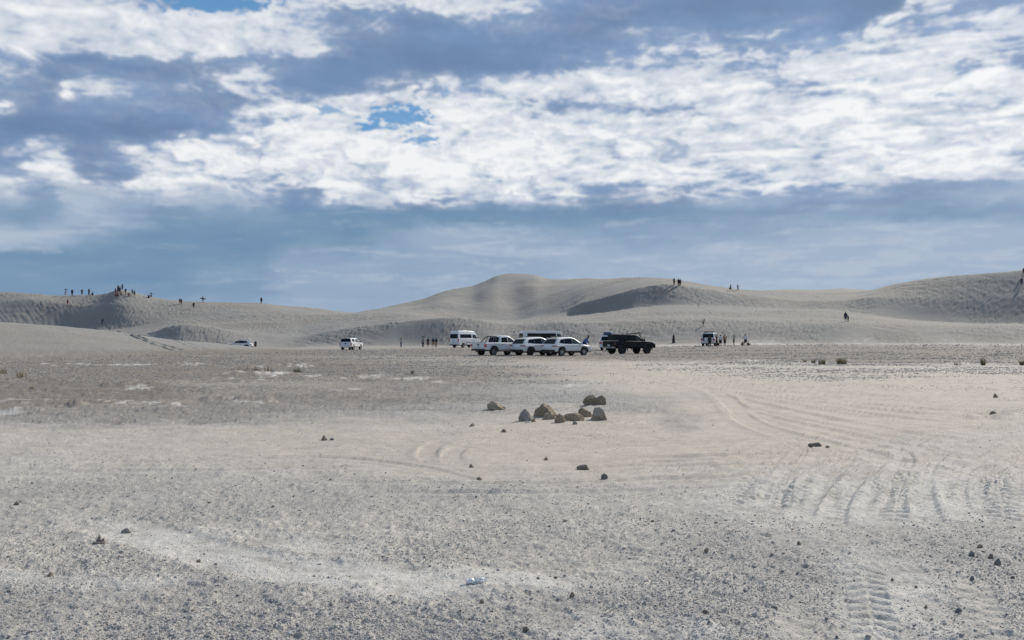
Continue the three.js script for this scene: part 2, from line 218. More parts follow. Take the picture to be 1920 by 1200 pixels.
// ---- wheel ruts on the pan: world polylines with tread
const RUTS = [];
function rut(pts, o = {}) {
  const w = pts.map(([x, y]) => { const [X, d] = flatAt(x, y); return new THREE.Vector3(X, 0, d); });
  const c = new THREE.CatmullRomCurve3(w, false, 'centripetal'), L = c.getLength(), n = Math.max(8, Math.ceil(L / 0.3)), s = c.getSpacedPoints(n);
  RUTS.push({ s, step: L / n, width: 0.24, depth: 0.02, tread: 0.012, pitch: 0.15, style: 0, fade: 0.3, ...o });
}
{
  const rnd = seeded(91);
  // the worn sand road sweeping from the parked cars to the right
  for (let k = 0; k < 24; k++) { const o = (k - 9) * 4.6 + rnd() * 7; rut([[1010 + k * 3, 674 + k * 0.3], [1090 + k * 4, 687 + o * 0.12], [1230 + k * 5, 711 + o * 0.35], [1420, 752 + o * 0.75], [1650, 797 + o * 1.05], [1930, 838 + o * 1.5]], { width: 0.3 + rnd() * 0.25, depth: 0.010 + rnd() * 0.018, tread: 0, fade: 4 }); }
  for (let k = 0; k < 6; k++) { const o = k * 9 + rnd() * 5; rut([[1100, 684 + o * 0.1], [1350, 715 + o * 0.4], [1650, 738 + o], [1940, 752 + o * 1.4]], { width: 0.5, depth: 0.016 + rnd() * 0.02, tread: 0, fade: 4 }); }
  // turning tracks in the right foreground
  for (const [pts, o] of [
    [[[1885, 990], [1880, 950], [1872, 905], [1868, 868]], { tread: 0.034, depth: 0.006, style: 1, width: 0.27, fade: 0.6, pitch: 0.17 }],
    [[[1676, 985], [1680, 950], [1695, 905], [1722, 868], [1760, 838]], { tread: 0.034, depth: 0.006, style: 2, width: 0.26, fade: 0.6, pitch: 0.17 }],
    [[[1752, 985], [1735, 955], [1728, 915], [1735, 880], [1765, 850]], { tread: 0.02, depth: 0.022, style: 1 }],
    [[[1560, 985], [1570, 945], [1600, 905], [1655, 868], [1740, 835]], { tread: 0.016, depth: 0.024, style: 2 }],
    [[[1500, 975], [1520, 935], [1560, 895], [1630, 858], [1700, 836]], { tread: 0.012, depth: 0.022, style: 1 }],
    [[[1440, 950], [1455, 915], [1500, 880], [1570, 850], [1680, 822]], { tread: 0.008, depth: 0.02 }],
    [[[1545, 900], [1585, 865], [1590, 845]], { tread: 0.012, depth: 0.024 }],
    [[[1665, 905], [1695, 875], [1685, 848], [1640, 835]], { tread: 0.012, depth: 0.03 }],
    [[[1800, 960], [1790, 915], [1810, 880], [1870, 850]], { tread: 0.014, depth: 0.018 }],
    [[[1300, 905], [1390, 878], [1470, 845], [1530, 815]], { tread: 0.004, depth: 0.022 }],
    [[[1270, 890], [1370, 868], [1450, 835], [1500, 812]], { tread: 0.004, depth: 0.02 }],
    [[[1960, 915], [1850, 935], [1760, 948]], { tread: 0.004, depth: 0.02, fade: 1 }], [[[1960, 928], [1850, 948], [1740, 962]], { tread: 0.004, depth: 0.018, fade: 1 }],
    [[[1650, 1290], [1640, 1200], [1628, 1120], [1612, 1060], [1600, 1030]], { tread: 0.018, depth: 0.005, style: 2, width: 0.27, fade: 1.2, pale: 0.5 }],
    [[[1870, 1290], [1850, 1180], [1825, 1100], [1800, 1040]], { tread: 0.010, depth: 0.006, style: 1, fade: 1.2 }],
    [[[1450, 1290], [1480, 1200], [1500, 1120], [1510, 1070]], { tread: 0.008, depth: 0.006, style: 1, fade: 1.2 }],
    [[[0, 858], [300, 866], [600, 858], [760, 872], [900, 905]], { tread: 0.003, depth: 0.018 }],
    [[[820, 872], [800, 850], [830, 826], [900, 815]], { tread: 0.002, depth: 0.014, width: 0.3, fade: 1.5 }], [[[870, 880], [845, 858], [870, 836], [960, 822]], { tread: 0.002, depth: 0.012, width: 0.3, fade: 1.5 }],
    [[[600, 905], [900, 908], [1200, 902], [1400, 890]], { tread: 0.003, depth: 0.02 }], [[[700, 925], [1000, 925], [1300, 918], [1500, 905]], { tread: 0.003, depth: 0.02 }],
    [[[880, 930], [1080, 921], [1250, 930], [1420, 925]], { tread: 0.006, depth: 0.014, fade: 3 }], [[[1050, 945], [1200, 938], [1380, 945], [1480, 960]], { tread: 0.006, depth: 0.014, fade: 3 }],
    [[[0, 838], [400, 842], [800, 835]], { tread: 0.002, depth: 0.014 }], [[[0, 880], [350, 884], [700, 878]], { tread: 0.003, depth: 0.014 }],
    [[[130, 960], [300, 1010], [480, 1055], [700, 1085], [900, 1098]], { tread: 0.0, depth: 0.012, width: 0.6, pale: 0.95, fade: 1.5 }],
    [[[420, 990], [520, 1012], [640, 1030], [780, 1050]], { tread: 0.0, depth: 0.01, width: 0.45, pale: 0.9, fade: 1.2 }],
    [[[560, 1065], [760, 1098], [960, 1112], [1060, 1104]], { tread: 0.0, depth: 0.01, width: 0.6, pale: 0.9, fade: 1.2 }],
  ]) rut(pts, o);
  for (let k = 0; k < 34; k++) {
    const x0 = 1380 + rnd() * 620, y0 = 985 - rnd() * 50, bend = 40 + rnd() * 170, len = 60 + rnd() * 100, st = 1 + Math.floor(rnd() * 2);
    rut([[x0 - bend * 0.15, y0], [x0, y0 - len * 0.45], [x0 + bend * 0.45, y0 - len * 0.8], [x0 + bend * 1.3, y0 - len * 1.05]], { tread: 0.010 + rnd() * 0.020, depth: 0.007 + rnd() * 0.012, pitch: 0.16, style: st, width: 0.2 + rnd() * 0.06, fade: 0.8 + rnd() });
  }
  for (let k = 0; k < 14; k++) { const y0 = 845 + rnd() * 110, x0 = 700 + rnd() * 500; rut([[x0, y0], [x0 + 200, y0 - 6 + rnd() * 10], [x0 + 430, y0 - 14 + rnd() * 12], [x0 + 640, y0 - 30 + rnd() * 14]], { tread: 0.002, depth: 0.006 + rnd() * 0.01, width: 0.2 + rnd() * 0.15, fade: 2 }); }
  // tracks climbing the pale near dune on the left
}
const DUNE_TRACKS = [];
function duneTrack(pts, o = {}) { const w = pts.map(([x, y]) => { const v = meet(x, y, 60); return new THREE.Vector3(v.x, 0, -v.z); }); const c = new THREE.CatmullRomCurve3(w), L = c.getLength(), n = Math.ceil(L / 0.5); RUTS.push({ s: c.getSpacedPoints(n), step: L / n, width: 0.42, depth: 0.14, tread: 0, pitch: 0.2, style: 0, fade: 1, ...o }); }
duneTrack([[222, 620.5], [262, 632], [300, 645], [342, 657]], { depth: 0.2, width: 0.6 }); duneTrack([[218, 620.2], [250, 631], [280, 643], [322, 657]], { depth: 0.2, width: 0.6 });
duneTrack([[290, 630], [330, 640], [368, 654]], { depth: 0.08 }); duneTrack([[305, 633], [350, 643], [395, 656]], { depth: 0.08 });
duneTrack([[100, 615], [130, 622]], { depth: 0.1 });
duneTrack([[1313, 560], [1307, 572], [1320, 580], [1338, 592]], { depth: 0.12, width: 0.5 }); duneTrack([[1370, 548], [1400, 560], [1416, 576], [1412, 590]], { depth: 0.12, width: 0.5 }); duneTrack([[1360, 550], [1385, 562], [1410, 580]], { depth: 0.1, width: 0.5 });

{ const rnd = seeded(15);
  for (let k = 0; k < 12; k++) { const o = rnd() * 330, q = rnd() * 8; duneTrack([[1140 + o, 603 + q], [1126 + o + rnd() * 8, 618], [1105 + o + rnd() * 14, 632 + rnd() * 8]], { depth: 0.04 + rnd() * 0.06, width: 0.35 + rnd() * 0.3 }); }
  for (let k = 0; k < 12; k++) { const o = rnd() * 85, q = rnd() * 6; duneTrack([[785 + o, 606 - o * 0.08 + q], [768 + o + rnd() * 8, 622], [742 + o + rnd() * 10, 636 + rnd() * 9]], { depth: 0.03 + rnd() * 0.05, width: 0.3 + rnd() * 0.3 }); }
}
const bins = new Map(), BIN = 1.0;
RUTS.forEach((r, k) => r.s.forEach((p, i) => { if (i === r.s.length - 1) return; const q = r.s[i + 1], n = Math.max(1, Math.ceil(p.distanceTo(q) / 0.5)); for (let j = 0; j <= n; j++) { const X = lerp(p.x, q.x, j / n), d = lerp(p.z, q.z, j / n); for (let a = -1; a <= 1; a++) for (let b = -1; b <= 1; b++) { const key = (Math.floor(X / BIN) + a) * 4096 + Math.floor(d / BIN) + b; let l = bins.get(key); if (!l) bins.set(key, l = []); if (!l.some((e) => e[0] === k && e[1] === i)) l.push([k, i]); } } }));
function rutAt(X, d, out) { rutRaw(X, d, out); if (d < 70) { const k = 1 + 0.9 * ss(13, 10, d); out.h = clamp(out.h, -0.024 * k, 0.02 * k); } }
function rutRaw(X, d, out) {
  out.h = 0; out.w = 0; out.p = 0;
  const l = bins.get(Math.floor(X / BIN) * 4096 + Math.floor(d / BIN)); if (!l) return;
  const seen = {};
  for (const [k, i] of l) {
    const r = RUTS[k], p = r.s[i], q = r.s[i + 1], ex = q.x - p.x, ez = q.z - p.z, e2 = ex * ex + ez * ez, t = clamp(((X - p.x) * ex + (d - p.z) * ez) / e2), dx = X - p.x - ex * t, dz = d - p.z - ez * t, D = dx * dx + dz * dz;
    if (!seen[k] || D < seen[k].D) seen[k] = { D, i, t, side: Math.sign(ex * dz - ez * dx) };
  }
  for (const k in seen) {
    const r = RUTS[k], e = seen[k], D = Math.sqrt(e.D), hw = r.width / 2; if (D > hw * 2.2) continue;
    const s = (e.i + e.t) * r.step, len = (r.s.length - 1) * r.step, ends = ss(0, r.fade, s) * ss(len, len - r.fade, s), wob = 0.75 + 0.5 * N2(X * 0.25, d * 0.25);
    const inside = ss(hw * 1.05, hw * 0.7, D), berm = ss(hw * 0.85, hw * 1.15, D) * ss(hw * 2.1, hw * 1.2, D);
    const tt = e.side * D / hw, ph = r.style === 2 ? s / r.pitch + Math.abs(tt) * 0.55 : s / r.pitch + (tt > 0 ? 0.5 : 0);
    const lug = r.tread ? (ss(0.05, 0.3, Math.abs((ph % 1) - 0.5)) - 0.5) * ss(1.05, 0.85, Math.abs(tt)) * (r.style ? ss(0.02, 0.12, Math.abs(tt)) : 1) : 0;
    out.h += ends * (wob * r.depth * (-inside + 0.6 * berm) + r.tread * lug);
    out.w = Math.max(out.w, ends * inside); if (r.pale) out.p = Math.max(out.p, ends * ss(hw * (1.5 + 0.6 * N2(X * 1.1, d * 1.1)), hw * 0.5, D) * r.pale);
  }
}

// ---- what the pan is made of: warm sand, pale grey crust, brown gravel
const SAND = [[760, 830, 560, 42, 0.8], [1120, 826, 330, 60, 1], [250, 822, 420, 30, 0.45], [1200, 700, 150, 26, 1], [1330, 735, 200, 45, 1], [1560, 770, 420, 60, 1], [1750, 725, 420, 36, 0.9], [1830, 860, 280, 45, 0.55], [1060, 676, 100, 7, 1], [1120, 686, 90, 10, 1], [1000, 880, 320, 24, 0.8], [1430, 850, 260, 40, 0.9], [930, 783, 110, 16, 0.55]];
const PALE = [[640, 1068, 190, 13, 0.9], [880, 1096, 210, 15, 0.9], [90, 1078, 110, 15, 0.8], [330, 1010, 120, 10, 0.6], [520, 1035, 170, 10, 0.6], [250, 1090, 120, 14, 0.7], [1660, 1150, 110, 110, 0.7], [1690, 935, 330, 55, 0.8], ...[[470, 703, 60, 3], [455, 709, 70, 2], [600, 706, 60, 2], [760, 709, 50, 2], [690, 706, 60, 2], [230, 684, 80, 1.6], [120, 682, 60, 1.4], [360, 683, 40, 1.3], [520, 686, 60, 1.2], [250, 728, 40, 1.8], [170, 747, 90, 2], [60, 752, 80, 2], [250, 751, 50, 3], [310, 756, 60, 1.6], [30, 768, 60, 2], [480, 757, 50, 2], [640, 730, 50, 1.4], [850, 716, 60, 1.4], [1060, 722, 40, 3], [1410, 676, 32, 1.6], [1515, 681, 45, 2.2], [1790, 682, 40, 1.4], [1250, 653, 100, 1], [1450, 652, 120, 1], [1700, 653, 160, 1], [1860, 655, 80, 1]].map(([x, y, w, h]) => [x, y, w, h, 0.75]), [1150, 1190, 190, 24, 0.6]];
const GRAVEL = [[300, 690, 620, 30, 1], [100, 735, 320, 32, 1], [560, 740, 340, 26, 0.7], [750, 700, 260, 24, 0.9], [1400, 665, 700, 12, 1], [1750, 668, 420, 14, 1], [600, 660, 800, 9, 1], [250, 770, 330, 18, 0.55]];
const GREYCRUST = [[880, 725, 230, 12, 1], [1020, 746, 250, 10, 1], [1180, 762, 90, 16, 0.9], [1260, 790, 40, 20, 0.7], [620, 765, 330, 24, 0.9], [250, 782, 300, 16, 0.9], [1000, 1170, 300, 60, 0.5], [200, 1150, 420, 70, 0.5], [1600, 1040, 420, 45, 0.45], [300, 940, 480, 40, 0.35]];
const PEBBLY = [[1060, 805, 200, 34, 1], [880, 800, 110, 24, 0.8], [1230, 800, 60, 30, 0.8], [1700, 700, 260, 16, 0.9], [1880, 790, 60, 25, 1], [1300, 690, 120, 12, 0.6], [500, 800, 400, 14, 0.5]];
function blobs(list, x, y) { let m = 0; for (const [cx, cy, rx, ry, v] of list) { const p = (x - cx) / rx, q = (y - cy) / ry, r = p * p + q * q; if (r < 2.6) m = Math.max(m, v * ss(1.6, 0.55, Math.sqrt(r))); } return m; }
const COL = { sand: [0.455, 0.408, 0.350], crust: [0.432, 0.409, 0.378], pale: [0.52, 0.503, 0.475], gravel: [0.180, 0.156, 0.132], grey: [0.275, 0.268, 0.262], dune: [0.262, 0.250, 0.230] };  // dune: whitish sand toned down, part of its shade kept in the colour
const rr = { h: 0, w: 0 };
function cell(x, y) {                                       // crumbs: 1 at the heart of a crumb, 0 between
  const ix = Math.floor(x), iy = Math.floor(y); let best = 9, id = 0;
  for (let a = -1; a <= 1; a++) for (let b = -1; b <= 1; b++) { const h = Math.sin((ix + a) * 127.1 + (iy + b) * 311.7) * 43758.5453, u = h - Math.floor(h), g = Math.sin((ix + a) * 269.5 + (iy + b) * 183.3) * 43758.5453, v = g - Math.floor(g), dx = ix + a + u - x, dy = iy + b + v - y, D = (dx * dx + dy * dy) / (0.25 + u * v * 1.6); if (D < best) { best = D; id = (u * 7.13 + v * 3.7) % 1; } }
  cell.id = id; return best;
}
function surface(X, d, x, p, out) {
  const base = macro(x, d, p); let h = base;
  const onDune = Math.max(ss(0.12, 0.5, nearDune(x, d)), ss(-4, 8, d - (cubic(LINES[1], x, 2) + 9 * fbm(X * 0.06, d * 0.05, 3))));
  let col;
  if (onDune < 1) {
    const px = x + 26 * fbm(X * 0.16, d * 0.16, 3, N2b) * Math.min(3, 14 / d * 2), gy = HOR + F * EYE / d, dy = gy - HOR, py = gy + (dy * 0.075) * fbm(X * 0.22 + 9, d * 0.3, 4, N2b) + dy * 0.03 * N2(X * 1.3, d * 1.3);
    const brk = 0.55 * fbm(X * 0.5 + 60, d * 0.16 * Math.min(1, 40 / d), 4), sand = blobs(SAND, px, py), gravel = blobs(GRAVEL, px, py), grey = blobs(GREYCRUST, px, py), pale0 = d > 18 ? ss(0.3, 0.62, blobs(PALE, px, py) * (0.75 + 1.4 * brk)) : blobs(PALE, px, py);
    rutAt(X, d, rr); const pale = Math.max(pale0, rr.p);
    const n1 = fbm(X * 0.55, d * 0.55, 3), n2 = fbm(X * 2.2, d * 2.2, 3, N2b), n3 = N2(X * 9, d * 9), n4 = N2b(X * 27, d * 27);
    const worn = clamp(Math.max(sand * 0.9, pale * 0.85, rr.w * 0.75));   // driven or drifted sand lies smooth
    const rough = clamp(1 - worn + 0.12 + 0.25 * Math.max(0, n2));
    // crust that breaks off in low steps; relief finer than the sheet can hold fades out with distance (loose gravel carries it there)
    const a1 = ss(60, 30, d), a2 = ss(30, 13, d), a3 = ss(14, 7, d), a4 = ss(10, 5.5, d), dd = d * 0.55, n5 = fbm(X * 0.5 + 40, d * 0.35, 3);
    const ter = (n1 + 0.5 * n2 * a2 + 0.15 * n3 * a3) * 2.0, stepH = (Math.floor(ter) + ss(0.44, 0.56, ter - Math.floor(ter)));
    h += stepH * (0.013 * Math.max(grey, 0.5 * rough) + 0.02 * gravel) * a1;
    h += 0.012 * n1 * a1 + 0.007 * n2 * (0.3 + rough) * a2;
    h += Math.max(gravel, 0.5 * grey) * ss(20, 45, d) * (0.05 * fbm(X * 0.22, d * 0.16, 3) + 0.03 * Math.max(0, n5));
    h += rough * (0.0045 * n3 * a3 + 0.0035 * n4 * a4);
    const patch = ss(-0.3, 0.35, n1 * 0.5 + n2 * 0.7 + 0.1), c1 = d < 10 ? cell(X * 22, d * 15) : 9, id1 = cell.id, c2 = d < 16 ? cell(X * 9, d * 6.5) : 9, id2 = cell.id;
    if (c1 < 0.9) h += rough * a4 * (0.3 + 0.7 * patch) * 0.0046 * ss(0.8, 0.1, c1) * (id1 > 0.4 ? 0.5 + id1 : 0);
    if (c2 < 0.6 && id2 > 0.55) h += rough * patch * a3 * 0.005 * ss(0.5, 0.1, c2) * (0.5 + id2);
    h += worn * 0.003 * N2(X * 3, d * 12) * a3;
    const mo = mounds(X, d); h += mo * (d < 90 ? 1 : 0.7);
    h += rr.h * ss(46, 20, d);
    col = COL.crust.slice();
    const mixc = (c, t) => { for (let k = 0; k < 3; k++) col[k] = lerp(col[k], c[k], t); };
    mixc(COL.sand, sand); mixc(COL.grey, grey * (0.55 + 0.45 * ss(-0.3, 0.4, n2))); mixc(COL.gravel, gravel * ss(-0.75, 0.15, n1 * 0.6 + n2 * 0.8 + 0.3)); mixc(COL.pale, pale * ss(-0.4, 0.1, n2 + 0.2) * (1 - 0.3 * grey));
    const v = 1 + 0.10 * n1 + 0.12 * n2 + 0.08 * n3 * rough + 0.06 * n4;
    const spk = rough * ss(0.35, 0.05, c1) * (id1 > 0.6 ? 0.14 : 0.03);
    for (let k = 0; k < 3; k++) col[k] *= v - spk;
  }
  if (onDune > 0) {
    rutAt(X, d, rr);
    const near = ss(0.1, 0.6, nearDune(x, d)) * ss(150, 120, d);
    const tread = near ? 0.05 : ss(-0.55, 0.15, fbm(X * 0.025 + 7, d * 0.05, 2)) * ss(300, 215, d);
    let e = 0;
    e += tread * (0.09 * N2(X * 1.3, d * 1.1) + 0.10 * N2b(X * 2.8, d * 2.4) + 0.05 * N2(X * 0.4, d * 0.35));
    e += (1 - near) * 0.08 * N2b((X + d * 0.9) * 0.9, (d - X) * 0.08) * ss(-0.3, 0.3, N2(X * 0.02 + 15, d * 0.03));   // slides down the slip faces
    e += 0.035 * Math.sin(d * 2.1 + X * 0.5 + 7 * fbm(X * 0.05, d * 0.05, 3)) * (1 - tread) * (1 - 0.9 * near) * ss(-0.2, 0.3, N2(X * 0.03 + 5, d * 0.04));
    e += 0.09 * fbm(X * 0.1, d * 0.1, 3, N2b) + near * (0.03 * fbm(X * 0.3, d * 0.8, 3) + 0.012 * N2(X * 2, d * 2));
    e += rr.h;
    h += onDune * e;
    const v = 1 + 0.07 * fbm(X * 0.05, d * 0.08, 3) + 0.05 * N2(X * 0.9, d * 0.7), c = COL.dune;
    const hue = 0.05 * fbm(X * 0.02 + 50, d * 0.03, 3), dc = [0, 1, 2].map((k) => c[k] * v * (1 + hue * (1 - k)));
    col = col ? [0, 1, 2].map((k) => lerp(col[k], dc[k], onDune)) : dc;
  }
  out.h = h; out.c = col;
}
const sv = { h: 0, c: null };
function groundY(X, d) { const x = stationX(X, d); surface(X, d, x, profile(x), sv); return sv.h; }

// fine grit for the ground, a tile of 1.1 m
function gritTextures() {
  const S = 1024, col = new Uint8Array(S * S * 4), bmp = new Uint8Array(S * S * 4), rnd = seeded(5);
  const h = new Float32Array(S * S), a = new Float32Array(S * S).fill(1), n4 = (i, j, f) => { const u = i / S * 2 * Math.PI, v = j / S * 2 * Math.PI, q = f / (2 * Math.PI); return N3(Math.cos(u) * q + 3 * Math.cos(v) * q * 0.4, Math.sin(u) * q + Math.cos(v) * q, Math.sin(v) * q); };
  for (let j = 0; j < S; j++) for (let i = 0; i < S; i++) { const o = j * S + i; h[o] = 0.35 + 0.10 * n4(i, j, 40) + 0.07 * n4(i, j, 120); a[o] = 0.93 + 0.05 * n4(i, j, 30) + 0.05 * (rnd() - 0.5); }
  for (let k = 0; k < 15000; k++) {
    const r = 1.2 + 5.5 * Math.pow(rnd(), 4), cx = rnd() * S, cy = rnd() * S, t = 0.78 + 0.3 * rnd(), e = 0.6 + 0.8 * rnd();
    for (let y = -Math.ceil(r * 1.5); y <= r * 1.5; y++) for (let x = -Math.ceil(r * 1.5); x <= r * 1.5; x++) {
      const q = (x * x * e + y * y / e) / (r * r); if (q >= 1) continue;
      const o = (((Math.floor(cy + y) % S) + S) % S) * S + (((Math.floor(cx + x) % S) + S) % S);
      h[o] = Math.max(h[o], 0.35 + 0.08 * r * Math.sqrt(1 - q)); a[o] = lerp(a[o], t, 0.7);
    }
  }
  for (let o = 0; o < S * S; o++) { const c = clamp(a[o]) * 255, b = clamp(h[o]) * 255; col.set([c, c * 0.995, c * 0.985, 255], o * 4); bmp.set([b, b, b, 255], o * 4); }
  const mk = (d, s) => { const t = new THREE.DataTexture(d, S, S); t.wrapS = t.wrapT = THREE.RepeatWrapping; t.magFilter = THREE.LinearFilter; t.minFilter = THREE.LinearMipmapLinearFilter; t.generateMipmaps = true; if (s) t.colorSpace = THREE.SRGBColorSpace; t.needsUpdate = true; return t; };
  return [mk(col, true), mk(bmp, false)];
}
const [gritCol, gritBump] = gritTextures();
const groundMat = new THREE.MeshStandardMaterial({ vertexColors: true, roughness: 0.95, map: gritCol, bumpMap: gritBump, bumpScale: 0.008 });
{
  const us = [], ds = [];
  const e0 = 960 / F;
  const coarse = [4.5, 3.4, 2.6, 2, 1.6, 1.35, 1.15, 1.02, 0.93, 0.86, 0.8, 0.76, 0.73];
  coarse.forEach((u) => us.push(-u));
  for (let k = 0; k < 34; k++) us.push(-0.71 + (0.71 - e0 - 0.004) * k / 33);
  const nc = 960; for (let k = 0; k <= nc; k++) us.push(-e0 + 2 * e0 * k / nc);
  for (let k = 33; k >= 0; k--) us.push(0.71 - (0.71 - e0 - 0.004) * k / 33);
  coarse.slice().reverse().forEach((u) => us.push(u));
  const f10 = F * 1024 / 1920;
  for (let q = 420; q > 17.2; q -= q > 330 ? 2 : 0.78) ds.push(f10 * EYE / q);
  let d = ds[ds.length - 1];
  while (d < 340) { d += d < 118 ? 0.62 : d < 134 ? 0.9 : d < 250 ? 0.46 : 0.85; ds.push(d); }
  while (d < 6000) { d *= 1.04; ds.push(d); }
  const nu = us.length, nd = ds.length, pos = new Float32Array(nu * nd * 3), colr = new Float32Array(nu * nd * 3), uv = new Float32Array(nu * nd * 2), idx = new Uint32Array((nu - 1) * (nd - 1) * 6);
  for (let i = 0; i < nu; i++) {
    const x = 960 + F * us[i], p = profile(x);
    for (let j = 0; j < nd; j++) {
      const X = us[i] * ds[j], o = j * nu + i; surface(X, ds[j], x, p, sv);
      pos[o * 3] = X; pos[o * 3 + 1] = sv.h; pos[o * 3 + 2] = -ds[j]; colr.set(sv.c, o * 3); uv[o * 2] = X / 1.1; uv[o * 2 + 1] = ds[j] / 1.1;
    }
  }
  let k = 0;
  for (let j = 0; j < nd - 1; j++) for (let i = 0; i < nu - 1; i++) { const a = j * nu + i, b = a + 1, c = a + nu, e = c + 1; idx[k++] = a; idx[k++] = b; idx[k++] = e; idx[k++] = a; idx[k++] = e; idx[k++] = c; }
  const g = new THREE.BufferGeometry();
  g.setAttribute('position', new THREE.BufferAttribute(pos, 3)); g.setAttribute('color', new THREE.BufferAttribute(colr, 3)); g.setAttribute('uv', new THREE.BufferAttribute(uv, 2)); g.setIndex(new THREE.BufferAttribute(idx, 1)); g.computeVertexNormals();
  const m = obj('ground', g, groundMat); m.userData.kind = 'structure'; m.userData.label = 'pale sandy pan with grey crust rising into white dunes';
  console.log('ground', nu, nd, nu * nd * 2);
  // the pan behind the viewer
  const b = new THREE.PlaneGeometry(1200, 600, 60, 30); b.rotateX(-Math.PI / 2); b.translate(0, -0.06, 300 - 1.5);
  const bc = new Float32Array(b.attributes.position.count * 3); for (let i = 0; i < bc.length / 3; i++) { const v = 1 + 0.1 * fbm(b.attributes.position.getX(i) * 0.02, b.attributes.position.getZ(i) * 0.02, 3); bc.set(COL.crust.map((c) => c * v), i * 3); }
  b.setAttribute('color', new THREE.BufferAttribute(bc, 3));
  const bu = b.attributes.uv; for (let i = 0; i < bu.count; i++) bu.setXY(i, b.attributes.position.getX(i) / 1.1, b.attributes.position.getZ(i) / 1.1);
  const bm = obj('ground', b, groundMat); bm.userData.kind = 'structure'; bm.userData.label = 'pale sandy pan behind the viewer';
}

// ---------------------------------------------------------------- rocks and stones
function rockGeo(seed, w, h, l, detail, o = {}) {           // w across, h up, l deep; sits with its base a little sunk
  const g = mergeVertices(new THREE.IcosahedronGeometry(1, detail).deleteAttribute('normal').deleteAttribute('uv')), p = g.attributes.position, v = new THREE.Vector3(), rnd = seeded(seed), cuts = [];
  for (let k = 0; k < (o.cuts ?? 8); k++) { const a = rnd() * 6.28, e = rnd() * 1.6 - 0.4; cuts.push([new THREE.Vector3(Math.cos(a) * Math.cos(e), Math.sin(e), Math.sin(a) * Math.cos(e)), (o.soft ? 0.74 : 0.6) + 0.3 * rnd()]); }
  for (let i = 0; i < p.count; i++) {
    v.fromBufferAttribute(p, i);
    const n = N3(v.x * 1.1 + seed, v.y * 1.1, v.z * 1.1) * 0.22 + N3(v.x * 2.6, v.y * 2.6 + seed, v.z * 2.6) * 0.10 + N3(v.x * 6, v.y * 6, v.z * 6 + seed) * 0.045 + (detail > 3 ? N3(v.x * 14, v.y * 14, v.z * 14 + seed) * 0.03 : 0);
    const pit = detail > 5 ? 0.05 * (Math.abs(N3(v.x * 5 + seed, v.y * 5, v.z * 5)) - 0.3) + 0.03 * (Math.abs(N3(v.x * 11, v.y * 11 + seed, v.z * 11)) - 0.3) + 0.012 * N3(v.x * 26, v.y * 26, v.z * 26 + seed) : 0, r0 = 1 + n;
    v.multiplyScalar(r0);
    for (const [c, d] of cuts) { const s = v.dot(c) - d; if (s > 0) v.addScaledVector(c, -s * 0.94); }
    v.multiplyScalar(1 + pit); if (v.y < -0.42) v.y = -0.42 + (v.y + 0.42) * 0.15;
    if (o.pinch) { const t = v.x; v.y *= 1 - o.pinch * Math.exp(-t * t * 9); v.z *= 1 - o.pinch * 0.6 * Math.exp(-t * t * 9); }
    if (o.peak) { const t = Math.max(0, v.y); v.x = v.x * (1 - o.peak * t * 0.5) + (o.lean ?? 0) * t; v.z *= 1 - o.peak * t * 0.4; }
    p.setXYZ(i, v.x * w / 2, v.y * h / 2, v.z * l / 2);
  }
  g.computeBoundingBox(); const b = g.boundingBox.clone(), sx = w / (b.max.x - b.min.x), sy = h * 1.25 / (b.max.y - b.min.y);
  g.scale(sx, sy, sx); g.translate(0, -b.min.y * sy - h * 0.25, 0); g.computeVertexNormals();
  const uv = new Float32Array(p.count * 2); for (let i = 0; i < p.count; i++) { uv[2 * i] = (p.getX(i) + p.getZ(i) * 0.6) * 2.2; uv[2 * i + 1] = (p.getY(i) + p.getZ(i) * 0.5) * 2.2; }
  g.setAttribute('uv', new THREE.BufferAttribute(uv, 2));
  return g;
}
const rockMat = (r, g, b) => { const m = new THREE.MeshStandardMaterial({ roughness: 0.95, map: gritCol, bumpMap: gritBump, bumpScale: 0.02 }); m.color.setRGB(r, g, b); return m; };
const ROCK = { tan: rockMat(0.50, 0.405, 0.30), brown: rockMat(0.42, 0.34, 0.25), pale: rockMat(0.52, 0.44, 0.345), grey: rockMat(0.44, 0.40, 0.355), dark: rockMat(0.30, 0.255, 0.215), slate: rockMat(0.27, 0.265, 0.268) };
function rock(name, label, x, y, wpx, hpx, mat, seed, o = {}) { // y: where its base meets the sand; sizes as seen
  const [X, d] = flatAt(x, y + (o.dy ?? 0)), s = d / F, g = rockGeo(seed, wpx * s * 1.06, hpx * s * 1.08, wpx * s * (o.deep ?? 0.8), o.detail ?? 18, o);
  const m = obj(name, g, mat); m.position.set(X, groundY(X, d + 0.0) + (o.lift ?? 0), -d); m.rotation.set(0, o.turn ?? 0, o.roll ?? 0);
  return tag(m, label, o.cat ?? 'rock', o.group);
}
const G1 = 'limestone rocks in the loose pile';
rock('limestone_rock', 'lone tan rock lying left of the rock pile, flat and lumpy', 928, 769, 35, 16, ROCK.tan, 3, { group: G1, deep: 0.7 });
rock('limestone_rock', 'greyish rock with pale foot at the left end of the rock pile', 988, 789, 31, 21, ROCK.grey, 8, { group: G1, peak: 0.15, lean: -0.1 });
rock('limestone_rock', 'largest rock of the pile, broad and lumpy brown block', 1023, 781, 48, 23, ROCK.brown, 14, { group: G1, deep: 0.6 });
rock('limestone_rock', 'low brown rock lying in front of the broadest rock of the pile', 1028, 786, 24, 11, ROCK.tan, 21, { group: G1 });
rock('limestone_rock', 'small round tan boulder in the middle front of the rock pile', 1049, 793, 20, 16, ROCK.tan, 25, { group: G1, soft: true });
rock('limestone_rock', 'long loaf-shaped tan rock lying lengthwise in the pile', 1077, 790, 39, 14, ROCK.tan, 31, { group: G1, deep: 0.42, cuts: 3, turn: -0.12 });
